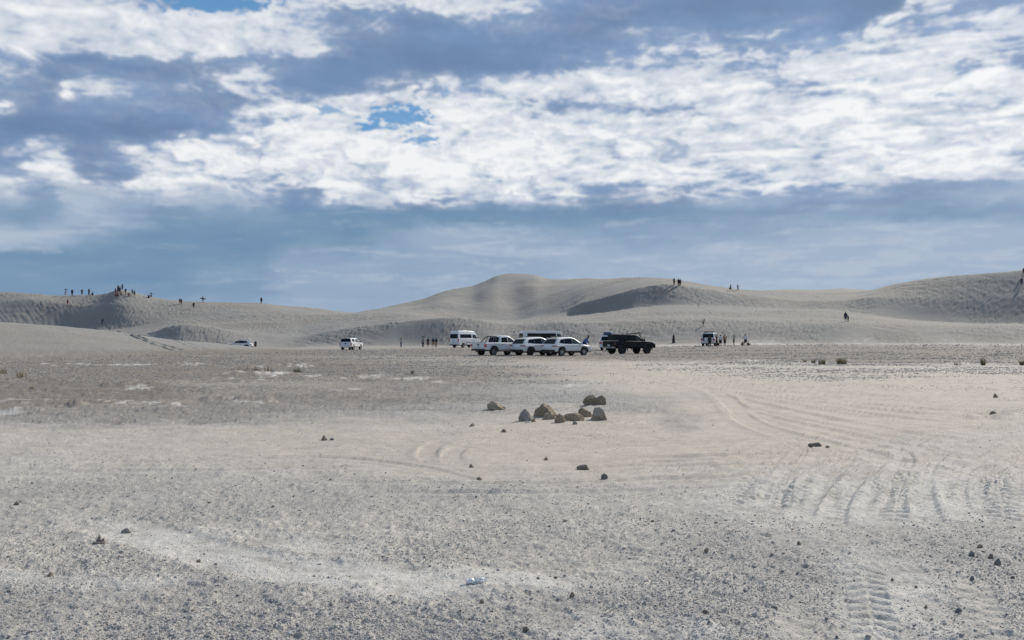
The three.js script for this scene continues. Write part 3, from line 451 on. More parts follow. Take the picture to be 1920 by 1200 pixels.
rock('limestone_rock', 'wedge-shaped brown rock behind the right end of the loaf-shaped rock', 1097, 783, 25, 17, ROCK.brown, 36, { group: G1, peak: 0.35, lean: -0.25 });
rock('limestone_rock', 'angular peaked rock at the right end of the rock pile', 1123, 788, 30, 22, ROCK.pale, 44, { group: G1, peak: 0.15, lean: -0.12, cuts: 10 });
rock('limestone_rock', 'peanut-shaped brown rock lying apart above the right end of the pile', 1115, 762, 44, 19, ROCK.brown, 52, { group: G1, pinch: 0.28, deep: 0.45, roll: -0.2, lift: -0.01, cuts: 5 });
{ const r = rock('limestone_rock', 'small flat stone balanced on top of the peanut-shaped rock', 1106, 763, 12, 6, ROCK.pale, 57, { group: G1, detail: 8 }); r.position.y += 0.165; }
rock('limestone_rock', 'thin brown slab leaning at the foot of the greyish rock', 998, 791, 13, 5, ROCK.tan, 61, { group: G1, detail: 8, lift: 0.005 });
const G2 = 'loose stones scattered on the pan';
for (const [label, x, y, w, h, mat, o] of [
  ['grey upright rounded stone standing alone on the sand in front of the rock pile', 1133, 898, 13, 11, 'slate', { cuts: 2, deep: 0.7 }],
  ['ragged low brown stone left of the grey upright stone', 1093, 879, 24, 9, 'dark', {}],
  ['dark pointed stone alone on the smooth sand left of the rock pile', 608, 823, 12, 9, 'dark', { peak: 0.6 }],
  ['small flat grey stone just right of the dark pointed stone', 623, 823, 9, 4, 'slate', {}],
  ['dark stone on the sand below the left end of the rock pile', 945, 811, 10, 6, 'dark', {}],
  ['pair-like flat brown stone near the left of the lone tan rock, on pebbly sand', 885, 799, 11, 5, 'brown', {}],
  ['small grey stone touching the ground in front of the loaf-shaped rock', 1078, 797, 9, 6, 'grey', {}],
  ['brown stone alone on the pale sand at the far right', 1867, 746, 9, 8, 'brown', { peak: 0.4 }],
  ['low dark clump half buried in the road, with a small knob on its left', 1528, 841, 26, 8, 'dark', { deep: 0.6 }],
  ['small tan stone at the right end of the dark clump in the road', 1552, 841, 9, 5, 'tan', {}],
  ['dark rounded stone near the left edge on grey crust', 31, 949, 10, 7, 'dark', {}],
  ['grey crusted clod above the smooth pale strip at lower left', 236, 997, 20, 8, 'grey', { deep: 0.6 }],
  ['pale blocky stone sitting on the smooth pale patch at lower left', 94, 1077, 11, 8, 'pale', {}],
  ['small brown stone on grey crust right of the pale strip at lower left', 373, 1052, 8, 6, 'brown', {}],
  ['brown egg-shaped stone right of the crushed can', 1073, 1118, 11, 9, 'brown', { cuts: 3 }],
  ['dark stone near the bottom edge right of the middle', 985, 1181, 14, 9, 'dark', {}],
  ['reddish brown stone below the crushed can', 904, 1129, 9, 6, 'brown', {}],
  ['largest dark stone of the trio at lower right', 1870, 1059, 14, 12, 'slate', {}],
  ['dark flat stone at the left of the trio at lower right', 1821, 1046, 13, 8, 'slate', {}],
  ['dark pointed stone in the middle of the trio at lower right', 1857, 1048, 11, 9, 'dark', { peak: 0.6 }],
  ['light brown stone above the trio at lower right', 1837, 1029, 11, 7, 'tan', {}],
  ['brown stone on the pebbly ground below the middle tyre tracks', 1325, 1037, 9, 7, 'brown', {}],
  ['dark rounded stone alone in the pebbles right of centre', 1498, 1025, 7, 7, 'dark', {}],
  ['dark flat stone with pale dust beside it near the bottom', 1323, 1153, 12, 6, 'dark', {}],
  ['grey stone near the right of the bottom tyre print', 1798, 1149, 13, 8, 'slate', {}],
  ['dark stone right of the bottom tyre print, nearest to it', 1736, 1140, 7, 6, 'dark', {}],
  ['dark blocky stone below the trio at lower right', 1823, 1090, 9, 7, 'slate', {}],
  ['dark stone at the right edge level with the crushed can', 1898, 1089, 9, 5, 'dark', {}],
  ['small dark stone at the top of the bottom tyre print', 1673, 1090, 6, 5, 'dark', {}],
  ['brown flat stone on the right sand bank below the grass tufts', 1862, 782, 14, 6, 'dark', {}],
  ['brown stone on smooth sand above the grey pebbles, left of centre', 884, 876, 9, 6, 'brown', {}],
  ['flat brown stone on smooth sand further left of the ragged stone', 899, 900, 10, 5, 'brown', {}],
  ['brown stone beneath the right end of the lone tan rock, on open sand', 1024, 863, 8, 6, 'brown', {}],
]) rock('loose_stone', label, x, y, w * 0.95, h * 1.0, ROCK[mat], Math.floor(x * 7 + y), { detail: 7, cat: 'stone', group: G2, ...o });

// shell-like broken wedge and the crushed can in the foreground
{
  const [X, d] = flatAt(188, 1023), y = groundY(X, d), t = thing('broken_shard', 'two-pronged brown shard sticking up from the grey crust at lower left', 'shard');
  t.position.set(X, y - 0.006, -d); t.scale.setScalar(0.8);
  const sh = new THREE.Shape([[-0.045, 0], [-0.02, 0.085], [0.005, 0.03], [0.03, 0.05], [0.05, 0.0]].map((a) => new THREE.Vector2(...a)));
  const g = new THREE.ExtrudeGeometry(sh, { depth: 0.016, bevelEnabled: true, bevelSize: 0.004, bevelThickness: 0.004, bevelSegments: 1 }); g.rotateX(-0.5);
  obj('shard_blade', g, ROCK.dark, t); const g2 = new THREE.ExtrudeGeometry(new THREE.Shape([[-0.06, 0], [-0.01, 0.02], [0.06, 0.004], [0.05, -0.02], [-0.04, -0.02]].map((a) => new THREE.Vector2(...a))), { depth: 0.02, bevelEnabled: false }); g2.rotateX(-Math.PI / 2); g2.translate(0, 0.004, 0.02); obj('shard_foot', g2, ROCK.dark, t);
}
{
  const [X, d] = flatAt(892, 1097), y = groundY(X, d), t = thing('crushed_can', 'crumpled silver drinks can lying on the pale strip in the foreground', 'can');
  t.position.set(X, y + 0.02, -d); t.rotation.y = 0.15;
  const g = new THREE.CylinderGeometry(0.03, 0.03, 0.118, 40, 26, true).toNonIndexed(); const m = mergeVertices(g.deleteAttribute('normal').deleteAttribute('uv')); const p = m.attributes.position, v = new THREE.Vector3();
  for (let i = 0; i < p.count; i++) { v.fromBufferAttribute(p, i); const a = Math.atan2(v.z, v.x), t1 = v.y / 0.059, q = (1 - t1 * t1 * 0.7), r = 1 + q * (0.22 * N3(Math.cos(a) * 1.4, Math.sin(a) * 1.4, v.y * 28) + 0.14 * N3(Math.cos(a) * 3, Math.sin(a) * 3, v.y * 60)) - 0.25 * Math.exp(-((t1 - 0.15) ** 2) * 60) * (a > 0 ? 1 : 0.3); v.x *= r; v.z *= r; v.z *= 0.72; p.setXYZ(i, v.x, v.y, v.z); }
  m.computeVertexNormals(); m.rotateZ(Math.PI / 2); m.rotateX(Math.PI / 2); m.scale(1, 0.95, 1);
  const metal = std(0.72, 0.71, 0.69, 0.45, { metalness: 0.9, side: THREE.DoubleSide });
  obj('can_wall', m, metal, t);
  for (const s of [-1, 1]) { const c = new THREE.CylinderGeometry(0.027, 0.029, 0.006, 28); c.rotateZ(Math.PI / 2); c.scale(1, 0.74, 1); c.translate(s * 0.059, 0, 0); obj(s < 0 ? 'can_base' : 'can_lid', c, metal, t); }
}
{
  const [X, d] = flatAt(990, 792), t = obj('white_litter', new THREE.ExtrudeGeometry(new THREE.Shape([[-0.05, -0.02], [0.04, -0.025], [0.055, 0.012], [-0.02, 0.028]].map((a) => new THREE.Vector2(...a))), { depth: 0.012, bevelEnabled: true, bevelSize: 0.004, bevelThickness: 0.004, bevelSegments: 1 }).rotateX(-Math.PI / 2), std(0.55, 0.555, 0.55, 0.7));
  t.position.set(X, groundY(X, d) + 0.004, -d); tag(t, 'scrap of white litter at the foot of the greyish rock', 'litter');
}
// gravel and crumbs lying on the crust: uncountable
{
  const kinds = [rockGeo(301, 1, 0.5, 0.9, 1, { cuts: 14 }), rockGeo(302, 1, 0.36, 0.8, 1, { cuts: 14 }), rockGeo(303, 1, 0.58, 1.1, 1, { cuts: 14 })].map((g) => toCreasedNormals(g, 0.35)), mats = [new THREE.MeshStandardMaterial({ roughness: 0.95 }), null, null];
  const rnd = seeded(77), M = new THREE.Matrix4(), Q = new THREE.Quaternion(), S = new THREE.Vector3(), P = new THREE.Vector3(), E = new THREE.Euler(), list = [[], [], []], c = new THREE.Color();
  for (let k = 0; k < 560000; k++) {
    const x = -60 + rnd() * 2040, y = 650 + (rnd() < 0.42 ? rnd() * 125 : Math.pow(rnd(), 0.9) * 590), [X, d] = flatAt(x, y);
    const px = x + 26 * fbm(X * 0.16, d * 0.16, 3, N2b), sand = Math.max(blobs(SAND, px, y) * (1 - 0.75 * blobs(PEBBLY, px, y)), blobs(PALE, px, y)), clump = fbm(X * 0.6 + 30, d * 0.6, 2);
    if (nearDune(x, d) > 0.08 || d > 128) continue;
    rutAt(X, d, rr);
    const band = d > 20 ? ss(-0.45, 0.35, fbm(X * 0.06 + 3, d * 0.14, 3)) : 1, keep = (1 - 0.95 * sand) * (1 - 0.85 * rr.w) * clamp(0.5 + clump * 0.6) * band;
    if (rnd() > keep) continue;
    let s = 0.0052 / Math.pow(rnd() + 0.002, 0.29); s = Math.min(Math.max(s, d * (0.0006 + 0.0006 * ss(14, 40, d))), 0.03 + d * 0.0015);
    E.set(rnd() * 0.5, rnd() * 6.28, rnd() * 0.5); Q.setFromEuler(E); S.set(s * (0.7 + rnd() * 0.6), s * (0.6 + rnd() * 0.5), s * (0.7 + rnd() * 0.5));
    P.set(X, groundY(X, d) + s * 0.03, -d); M.compose(P, Q, S);
    const t = rnd(), v = 0.75 + rnd() * 0.45, base = t < 0.84 ? [0.40, 0.378, 0.35] : t < 0.95 ? [0.27, 0.248, 0.225] : t < 0.985 ? [0.17, 0.135, 0.105] : [0.11, 0.11, 0.12];
    list[Math.floor(rnd() * 3)].push([M.clone(), base.map((b) => b * v)]);
  }
  list.forEach((l, k) => {
    const im = new THREE.InstancedMesh(kinds[k], mats[0], l.length); im.name = numbered('gravel'); im.castShadow = im.receiveShadow = true;
    l.forEach(([m, b], i) => { im.setMatrixAt(i, m); im.setColorAt(i, c.setRGB(...b)); });
    im.userData.kind = 'stuff'; im.userData.label = ['grey gravel and crumbs strewn over the crust', 'flat chips of gravel strewn over the crust', 'blocky crumbs of gravel strewn over the crust'][k]; im.userData.category = 'gravel'; scene.add(im);
  });
}

// ---------------------------------------------------------------- vehicles: x forward, y up, z to the right-hand side
const PAINT = { white: std(0.66, 0.67, 0.68, 0.35, { clearcoat: 0.8, clearcoatRoughness: 0.08 }), silver: std(0.52, 0.53, 0.54, 0.35, { clearcoat: 0.8, clearcoatRoughness: 0.1, metalness: 0.3 }), black: std(0.005, 0.007, 0.011, 0.45, { specularIntensity: 0.3, clearcoat: 0.12, clearcoatRoughness: 0.05 }), cream: std(0.66, 0.67, 0.65, 0.45, { clearcoat: 0.5 }) };
const MAT = { glass: std(0.006, 0.007, 0.009, 0.08, { specularIntensity: 0.35 }), tint: std(0.045, 0.056, 0.054, 0.08, { specularIntensity: 0.6 }), rubber: std(0.018, 0.018, 0.019, 0.85), plastic: std(0.022, 0.022, 0.024, 0.6), under: std(0.01, 0.01, 0.01, 0.9), alloy: std(0.55, 0.56, 0.57, 0.3, { metalness: 0.9 }), steel: std(0.30, 0.30, 0.31, 0.45, { metalness: 0.7 }), darkrim: std(0.04, 0.04, 0.042, 0.4, { metalness: 0.5 }), red: std(0.42, 0.015, 0.015, 0.2, { clearcoat: 1 }), smoked: std(0.06, 0.008, 0.008, 0.25), lamp: std(0.75, 0.77, 0.78, 0.15, { clearcoat: 1 }), plate: std(0.62, 0.66, 0.72, 0.5), blue: std(0.05, 0.13, 0.32, 0.45), chrome: std(0.7, 0.7, 0.71, 0.18, { metalness: 1 }), bluebox: std(0.035, 0.085, 0.15, 0.35, { clearcoat: 0.5 }) };
const V2 = (a) => a.map(([x, y]) => new THREE.Vector2(x, y));
function chaikin(p, n = 2) { for (let k = 0; k < n; k++) { const q = [p[0]]; for (let i = 0; i < p.length - 1; i++) { const a = p[i], b = p[i + 1]; if (i > 0) q.push([a[0] * 0.75 + b[0] * 0.25, a[1] * 0.75 + b[1] * 0.25]); if (i < p.length - 2) q.push([a[0] * 0.25 + b[0] * 0.75, a[1] * 0.25 + b[1] * 0.75]); } q.push(p[p.length - 1]); p = q; } return p; }
function extr(shape, z0, z1, bevel = 0, seg = 3) { const g = new THREE.ExtrudeGeometry(shape, { depth: z1 - z0 - 2 * bevel, bevelEnabled: bevel > 0, bevelSize: bevel, bevelThickness: bevel, bevelOffset: -bevel, bevelSegments: seg, curveSegments: 10 }); g.translate(0, 0, z0 + bevel); return g; }
function box(x0, x1, y0, y1, z0, z1, b = 0.012) { return toCreasedNormals(extr(new THREE.Shape(V2([[x0, y0], [x1, y0], [x1, y1], [x0, y1]])), z0, z1, Math.min(b, (x1 - x0) / 3, (y1 - y0) / 3, (z1 - z0) / 3), 2), 0.9); }
function tube(pts, r, seg = 6) { const c = new THREE.CatmullRomCurve3(pts.map((a) => new THREE.Vector3(...a)), false, 'catmullrom', 0.15); return new THREE.TubeGeometry(c, pts.length * 4, r, seg); }
function plate8(p0, p1, w0, w1, t = 0.03, off = 0.014) {     // a slab along an edge of the profile from p0 to p1, w wide, proud of it
  const dx = p1[0] - p0[0], dy = p1[1] - p0[1], L = Math.hypot(dx, dy), nx = -dy / L, ny = dx / L, v = [];
  for (const o of [off - t, off]) for (const [p, w] of [[p0, w0], [p1, w1]]) for (const s of [-1, 1]) v.push([p[0] + nx * o, p[1] + ny * o, s * w / 2]);
  const f = [[0, 1, 3, 2], [4, 6, 7, 5], [0, 4, 5, 1], [2, 3, 7, 6], [0, 2, 6, 4], [1, 5, 7, 3]], pos = [];
  for (const [a, b, c, d] of f) for (const i of [a, b, c, a, c, d]) pos.push(...v[i]);
  const g = new THREE.BufferGeometry(); g.setAttribute('position', new THREE.Float32BufferAttribute(pos, 3)); g.computeVertexNormals(); return g;
}
const wheelCache = {};
function wheel(parent, x, z, r, w, rim, spokes) {
  const key = [r, w, spokes].join(); let c = wheelCache[key];
  if (!c) {
    const h = w / 2, prof = [[0.62 * r, -h * 0.8], [0.78 * r, -h], [0.93 * r, -h * 0.95], [r, -h * 0.7], [r, h * 0.7], [0.93 * r, h * 0.95], [0.78 * r, h], [0.62 * r, h * 0.8]], t = new THREE.LatheGeometry(V2(prof), 36); t.rotateX(Math.PI / 2);
    const parts = [], disc = new THREE.CylinderGeometry(0.62 * r, 0.62 * r, w * 0.5, 30); disc.rotateX(Math.PI / 2); const hub = new THREE.CylinderGeometry(0.14 * r, 0.16 * r, w * 0.86, 14); hub.rotateX(Math.PI / 2); parts.push(hub.toNonIndexed());
    const ring = new THREE.TorusGeometry(0.6 * r, 0.035 * r, 6, 32); for (const s of [-1, 1]) parts.push(ring.clone().translate(0, 0, s * w * 0.4).toNonIndexed());
    for (let k = 0; k < spokes; k++) { const b = new THREE.BoxGeometry(0.5 * r, 0.13 * r, w * 0.76); b.translate(0.34 * r, 0, 0); b.rotateZ(k * 2 * Math.PI / spokes + 0.3); parts.push(b.toNonIndexed()); }
    c = wheelCache[key] = { t, disc, rim: mergeGeometries(parts) };
  }
  const g = new THREE.Group(); g.name = 'wheel'; g.position.set(x, r, z); parent.add(g);
  obj('tyre', c.t, MAT.rubber, g); obj('brake_disc', c.disc, MAT.under, g); obj('rim', c.rim, rim, g);
}
/* A vehicle from a side profile. top: outline of the lower body over the top from tail to nose; cabin: outline of the greenhouse; xa: axle stations. */
function vehicle(name, label, category, o) {
  const t = thing(name, label, category, o.group), W = o.W, hw = W / 2, P = o.paint, yb = o.yb ?? 0.32, R0 = o.r, ar = R0 + (o.gap ?? 0.07);
  const sh = new THREE.Shape(); const [x0, x1] = [o.top[0][0], o.top[o.top.length - 1][0]];
  sh.moveTo(x0 + 0.12, yb);
  for (const xa of o.axles) { const e = Math.asin(clamp((yb - R0) / ar, -0.95, 0.95)); sh.absarc(xa, R0, ar, Math.PI - e, e, true); }
  sh.lineTo(x1 - 0.12, yb);
  for (const [x, y] of chaikin(o.top, 2).reverse()) sh.lineTo(x, y);
  sh.closePath();
  obj('body', toCreasedNormals(extr(sh, -hw, hw, o.bevel ?? 0.07), 0.7), P, t);
  obj('underbody', box(x0 + 0.25, x1 - 0.3, Math.max(0.2, yb - 0.08), o.belt - 0.18, -hw + 0.26, hw - 0.26), MAT.under, t);
  const cb = o.cabin, cw = hw - (o.inset ?? 0.05), k = o.tumble ?? 0.2, roof = Math.max(...cb.map((a) => a[1])), zs = (y) => 1 - k * clamp((y - o.belt) / (roof - o.belt), -0.2, 1.2) / cw;
  const lean = (g) => { const p = g.attributes.position; for (let i = 0; i < p.count; i++) p.setZ(i, p.getZ(i) * zs(p.getY(i))); g.computeVertexNormals(); return toCreasedNormals(g, 0.7); };
  const csh = new THREE.Shape(V2([[cb[cb.length - 1][0], o.belt - 0.06], [cb[0][0], o.belt - 0.06]].reverse().concat(chaikin(cb, o.boxy ? 1 : 2).slice().reverse())));
  obj('cabin', lean(extr(csh, -cw, cw, o.cbevel ?? 0.06)), P, t);
  for (const s of [-1, 1]) {
    for (const [pts, m] of o.windows ?? []) obj('side_window', lean(extr(new THREE.Shape(V2(pts)), s > 0 ? cw - 0.006 : -cw - 0.006, s > 0 ? cw + 0.006 : -cw + 0.006)), m ?? MAT.glass, t);
    for (const [pts, hx] of o.doors ?? []) { const d = obj('door', toCreasedNormals(extr(new THREE.Shape(V2(pts)), s > 0 ? hw - 0.01 : -hw - 0.006, s > 0 ? hw + 0.006 : -hw + 0.01, 0.005, 1), 0.5), P, t); if (hx !== undefined) obj('door_handle', box(hx, hx + 0.2, o.belt - 0.15, o.belt - 0.11, s > 0 ? hw + 0.002 : -hw - 0.03, s > 0 ? hw + 0.03 : -hw - 0.002), o.handle ?? P, d); }
    if (o.sill) obj('sill_trim', box(o.axles[0] + ar + 0.02, o.axles[1] - ar - 0.02, yb - 0.03, yb + 0.1, s > 0 ? hw - 0.05 : -hw - 0.012, s > 0 ? hw + 0.012 : -hw + 0.05), MAT.plastic, t);
    if (o.arches) for (const xa of o.axles) { const a = new THREE.Shape(); a.absarc(xa, R0, ar + 0.075, -0.1, Math.PI + 0.1, false); a.absarc(xa, R0, ar - 0.005, Math.PI + 0.1, -0.1, true); obj('wheel_arch', extr(a, s > 0 ? hw - 0.1 : -hw - 0.02, s > 0 ? hw + 0.02 : -hw + 0.1, 0.012, 1), o.archMat ?? MAT.plastic, t); }
    for (const [b, m] of [...(o.lights ?? [])]) obj(m !== MAT.lamp ? 'tail_light' : 'headlight', box(b[0], b[1], b[2], b[3], s > 0 ? hw - b[4] : -hw - b[5], s > 0 ? hw + b[5] : -hw + b[4], 0.02), m, t);
    if (o.mirror) { const [mx, my] = o.mirror, m = obj('side_mirror', box(mx - 0.06, mx + 0.06, my - 0.09, my + 0.1, s > 0 ? hw + 0.06 : -hw - 0.26, s > 0 ? hw + 0.26 : -hw - 0.06, 0.03), o.mirrorMat ?? P, t); obj('mirror_arm', box(mx - 0.03, mx + 0.03, my - 0.07, my - 0.02, s > 0 ? cw - 0.06 : -hw - 0.08, s > 0 ? hw + 0.08 : -cw + 0.06, 0.01), MAT.plastic, m); }
    if (o.rails) obj('roof_rail', [tube([[o.rails[0], roof - 0.05, s * (cw - k - 0.1)], [o.rails[0] + 0.08, roof + 0.035, s * (cw - k - 0.1)], [o.rails[1] - 0.1, roof + 0.035, s * (cw - k - 0.1)], [o.rails[1], roof - 0.05, s * (cw - k - 0.1)]], 0.018)], o.railMat ?? MAT.plastic, t);
    for (const xa of o.axles) wheel(t, xa, s * (hw - o.tw / 2 - 0.01), R0, o.tw, o.rim, o.spokes ?? 5);
  }
  if (o.rear) obj('rear_window', plate8(o.rear[0], o.rear[1], o.rear[2], o.rear[3]), MAT.glass, t);
  if (o.front) obj('windshield', plate8(o.front[0], o.front[1], o.front[2], o.front[3]), o.frontMat ?? MAT.tint, t);
  if (o.bumper) obj('rear_bumper', box(x0 - 0.06, x0 + 0.18, o.bumper[0], o.bumper[1], -hw + 0.04, hw - 0.04, 0.03), o.bumperMat ?? MAT.plastic, t);
  obj('front_bumper', box(x1 - 0.2, x1 + 0.05, yb - 0.02, yb + 0.2, -hw + 0.06, hw - 0.06, 0.03), o.fbMat ?? MAT.plastic, t);
  if (o.plate) obj('licence_plate', box(x0 + o.plate[2] - 0.012, x0 + o.plate[2], o.plate[0], o.plate[0] + 0.13, o.plate[1] - 0.19, o.plate[1] + 0.19, 0.003), MAT.plate, t);
  t.userData.P = { hw, cw, roof, x0, x1, k };
  return t;
}
function park(t, x, d, theta, sink = 0.015) {               // theta: heading, clockwise from the line of sight at that spot
  const X = (x - 960) / F * d, b = Math.atan2(X, d); delete t.userData.P;
  t.rotation.y = Math.PI / 2 - (b + R(theta));
  t.position.set(X, macro(x, d) - sink, -d); return t;
}
const CARS = 'vehicles parked on the pan below the dunes';

// ---- two white sport utilities nearest to the road
function suv(label, o = {}) {
  const L = o.L ?? 4.45, h = L / 2, wb = L * 0.3;
  const t = vehicle('parked_suv', label, 'car', {
    group: CARS, W: 1.84, paint: PAINT.white, yb: 0.36, r: 0.355, tw: 0.235, axles: [-wb, wb], belt: 1.0, rim: o.rim ?? MAT.alloy, spokes: 5, sill: true, arches: true, bevel: 0.13, cbevel: 0.1,
    top: [[-h + 0.04, 0.36], [-h - 0.03, 0.6], [-h + 0.0, 0.9], [-h + 0.16, 1.03], [0.9, 1.03], [1.25, 1.02], [h - 0.35, 0.93], [h - 0.06, 0.78], [h, 0.6], [h - 0.02, 0.36]],
    cabin: [[-h + 0.1, 0.98], [-h + 0.54, 1.58], [-0.95, 1.645], [-0.2, 1.675], [0.3, 1.6], [1.34, 0.98]], tumble: 0.25, inset: 0.04,
    windows: [[[[-h + 0.62, 1.16], [-0.96, 1.07], [-0.96, 1.49], [-h + 0.86, 1.44]]], [[[-0.94, 1.07], [-0.06, 1.06], [-0.06, 1.55], [-0.94, 1.5]]], [[[-0.03, 1.06], [0.92, 1.07], [0.34, 1.48], [-0.03, 1.55]], MAT.tint]],
    doors: [[[[-1.0, 0.48], [-0.08, 0.48], [-0.08, 0.99], [-0.95, 0.99], [-1.0, 0.8]], -0.85], [[[-0.05, 0.48], [0.86, 0.48], [0.9, 0.99], [-0.05, 0.99]], 0.02]],
    rear: [[-h + 0.164, 1.07], [-h + 0.426, 1.44], 1.4, 1.26], front: [[0.42, 1.52], [1.16, 1.08], 1.22, 1.42],
    lights: [[[-h - 0.012, -h + 0.32, 0.84, 0.93, 0.42, 0.008], MAT.red], [[h - 0.32, h - 0.03, 0.72, 0.84, 0.38, 0.004], MAT.lamp]],
    bumper: [0.36, 0.56], plate: [0.7, 0, -0.015], mirror: [0.78, 1.08], rails: [-h + 0.75, 0.1],
  });
  obj('rear_spoiler', box(-h + 0.32, -h + 0.62, 1.555, 1.6, -0.58, 0.58, 0.015), PAINT.white, t);
  obj('antenna_fin', extr(new THREE.Shape(V2([[-1.3, 1.62], [-1.1, 1.62], [-1.28, 1.715]])), -0.02, 0.02), MAT.plastic, t);
  for (const s of [-0.45, 0.45]) { const g = new THREE.CylinderGeometry(0.045, 0.045, 0.14, 12); g.rotateZ(Math.PI / 2); g.translate(-h - 0.01, 0.33, s); obj('exhaust_tip', g, MAT.chrome, t); }
  return t;
}
park(suv('white SUV parked rightmost of the white row, alloy wheels, beside the road', {}), 1062, 78, 47);
park(suv('white SUV parked between the white pickup and the rightmost white SUV', { rim: MAT.darkrim, L: 4.85 }), 1006, 79.5, 48);

// ---- pickups
function pickup(name, label, o) {
  const h = 2.65, lift = o.lift ?? 0, r = o.r, y = (a) => a + lift, P = o.paint;
  const t = vehicle(name, label, 'pickup', {
    group: CARS, W: 1.88, paint: P, yb: y(0.5), r, gap: 0.08, tw: o.tw, axles: [-1.6, 1.62], belt: y(1.12), rim: o.rim, spokes: o.spokes, sill: false, arches: o.arches, bevel: 0.06,
    top: [[-h, y(0.55)], [-h, y(0.8)], [-h, y(1.12)], [-h + 0.04, y(1.17)], [-1.2, y(1.17)], [1.05, y(1.15)], [1.35, y(1.14)], [2.3, y(1.07)], [2.58, y(0.98)], [h, y(0.78)], [h - 0.03, y(0.5)]],
    cabin: [[-0.86, y(1.1)], [-0.78, y(1.4)], [-0.66, y(1.74)], [-0.3, y(1.8)], [0.25, y(1.79)], [0.52, y(1.7)], [1.42, y(1.1)]], tumble: 0.2, inset: 0.05,
    windows: [[[[-0.68, y(1.18)], [0.12, y(1.16)], [0.12, y(1.65)], [-0.56, y(1.62)]], o.win], [[[0.19, y(1.16)], [1.08, y(1.17)], [0.48, y(1.62)], [0.19, y(1.65)]], MAT.tint]],
    doors: [[[[-0.85, y(0.58)], [0.14, y(0.58)], [0.14, y(1.1)], [-0.8, y(1.1)]], -0.74], [[[0.17, y(0.58)], [1.12, y(0.58)], [1.15, y(1.1)], [0.17, y(1.1)]], 0.24]], handle: o.handle,
    front: [[0.62, y(1.65)], [1.32, y(1.2)], 1.22, 1.44], rear: [[-0.83, y(1.2)], [-0.71, y(1.66)], 1.28, 1.2],
    lights: [[[-h - 0.01, -h + 0.16, y(0.76), y(1.05), 0.16, 0.008], o.tail ?? MAT.red], [[h - 0.3, h - 0.02, y(0.86), y(0.99), 0.35, 0.004], MAT.lamp]],
    bumper: [y(0.46), y(0.62)], bumperMat: o.bumperMat, plate: [y(0.68), 0, -0.012], mirror: [0.98, y(1.24)], mirrorMat: o.mirrorMat ?? MAT.plastic,
  });
  obj('bed_liner', box(-h + 0.1, -0.92, y(1.172), y(1.18), -0.78, 0.78, 0.003), MAT.plastic, t);
  obj('tailgate', box(-h - 0.012, -h + 0.03, y(0.64), y(1.13), -0.72, 0.72, 0.012), P, t);
  obj('tailgate_handle', box(-h - 0.022, -h - 0.01, y(0.98), y(1.06), -0.14, 0.14, 0.004), MAT.plastic, t);
  return t;
}
{
  const t = pickup('parked_pickup', 'white double-cab pickup with black sports bar, left end of the white row', { paint: PAINT.white, r: 0.385, tw: 0.26, rim: MAT.steel, spokes: 8, arches: true, handle: MAT.plastic, bumperMat: MAT.plastic, win: MAT.glass });
  for (const s of [-1, 1]) obj('side_step', tube([[-0.95, 0.46, s * 0.9], [-0.85, 0.42, s * 0.98], [1.05, 0.42, s * 0.98], [1.15, 0.46, s * 0.9]], 0.045, 8), MAT.plastic, t);
  obj('sports_bar', [tube([[-1.75, 1.17, 0.74], [-1.25, 1.6, 0.68], [-0.98, 1.72, 0.6], [-0.98, 1.72, -0.6], [-1.25, 1.6, -0.68], [-1.75, 1.17, -0.74]], 0.04, 8), tube([[-1.15, 1.18, 0.72], [-1.0, 1.68, 0.62]], 0.03), tube([[-1.15, 1.18, -0.72], [-1.0, 1.68, -0.62]], 0.03)], MAT.plastic, t);
  for (const z of [-0.45, -0.15, 0.15, 0.45]) obj('window_bar', tube([[-1.0, 1.2, z], [-0.99, 1.7, z]], 0.014), MAT.steel, t);
  obj('antenna', tube([[0.95, 1.12, 0.8], [0.7, 1.95, 0.82]], 0.008, 5), MAT.plastic, t);
  obj('door_decal', extr(new THREE.Shape(V2([[0.42, 0.78], [0.48, 0.78], [0.5, 0.88], [0.58, 0.88], [0.6, 0.93], [0.5, 0.93], [0.51, 0.98], [0.66, 0.98], [0.67, 1.03], [0.42, 1.03]])), 0.944, 0.95), MAT.plastic, t);
  obj('door_stripe', box(0.72, 1.08, 0.98, 1.02, 0.938, 0.951, 0.002), MAT.plastic, t);
  const e = new THREE.CylinderGeometry(0.1, 0.1, 0.012, 20); e.rotateZ(Math.PI / 2); e.scale(1, 0.55, 1); e.translate(-2.668, 0.9, 0); obj('tailgate_badge', e, MAT.blue, t);
  park(t, 938, 79.5, 47);
}
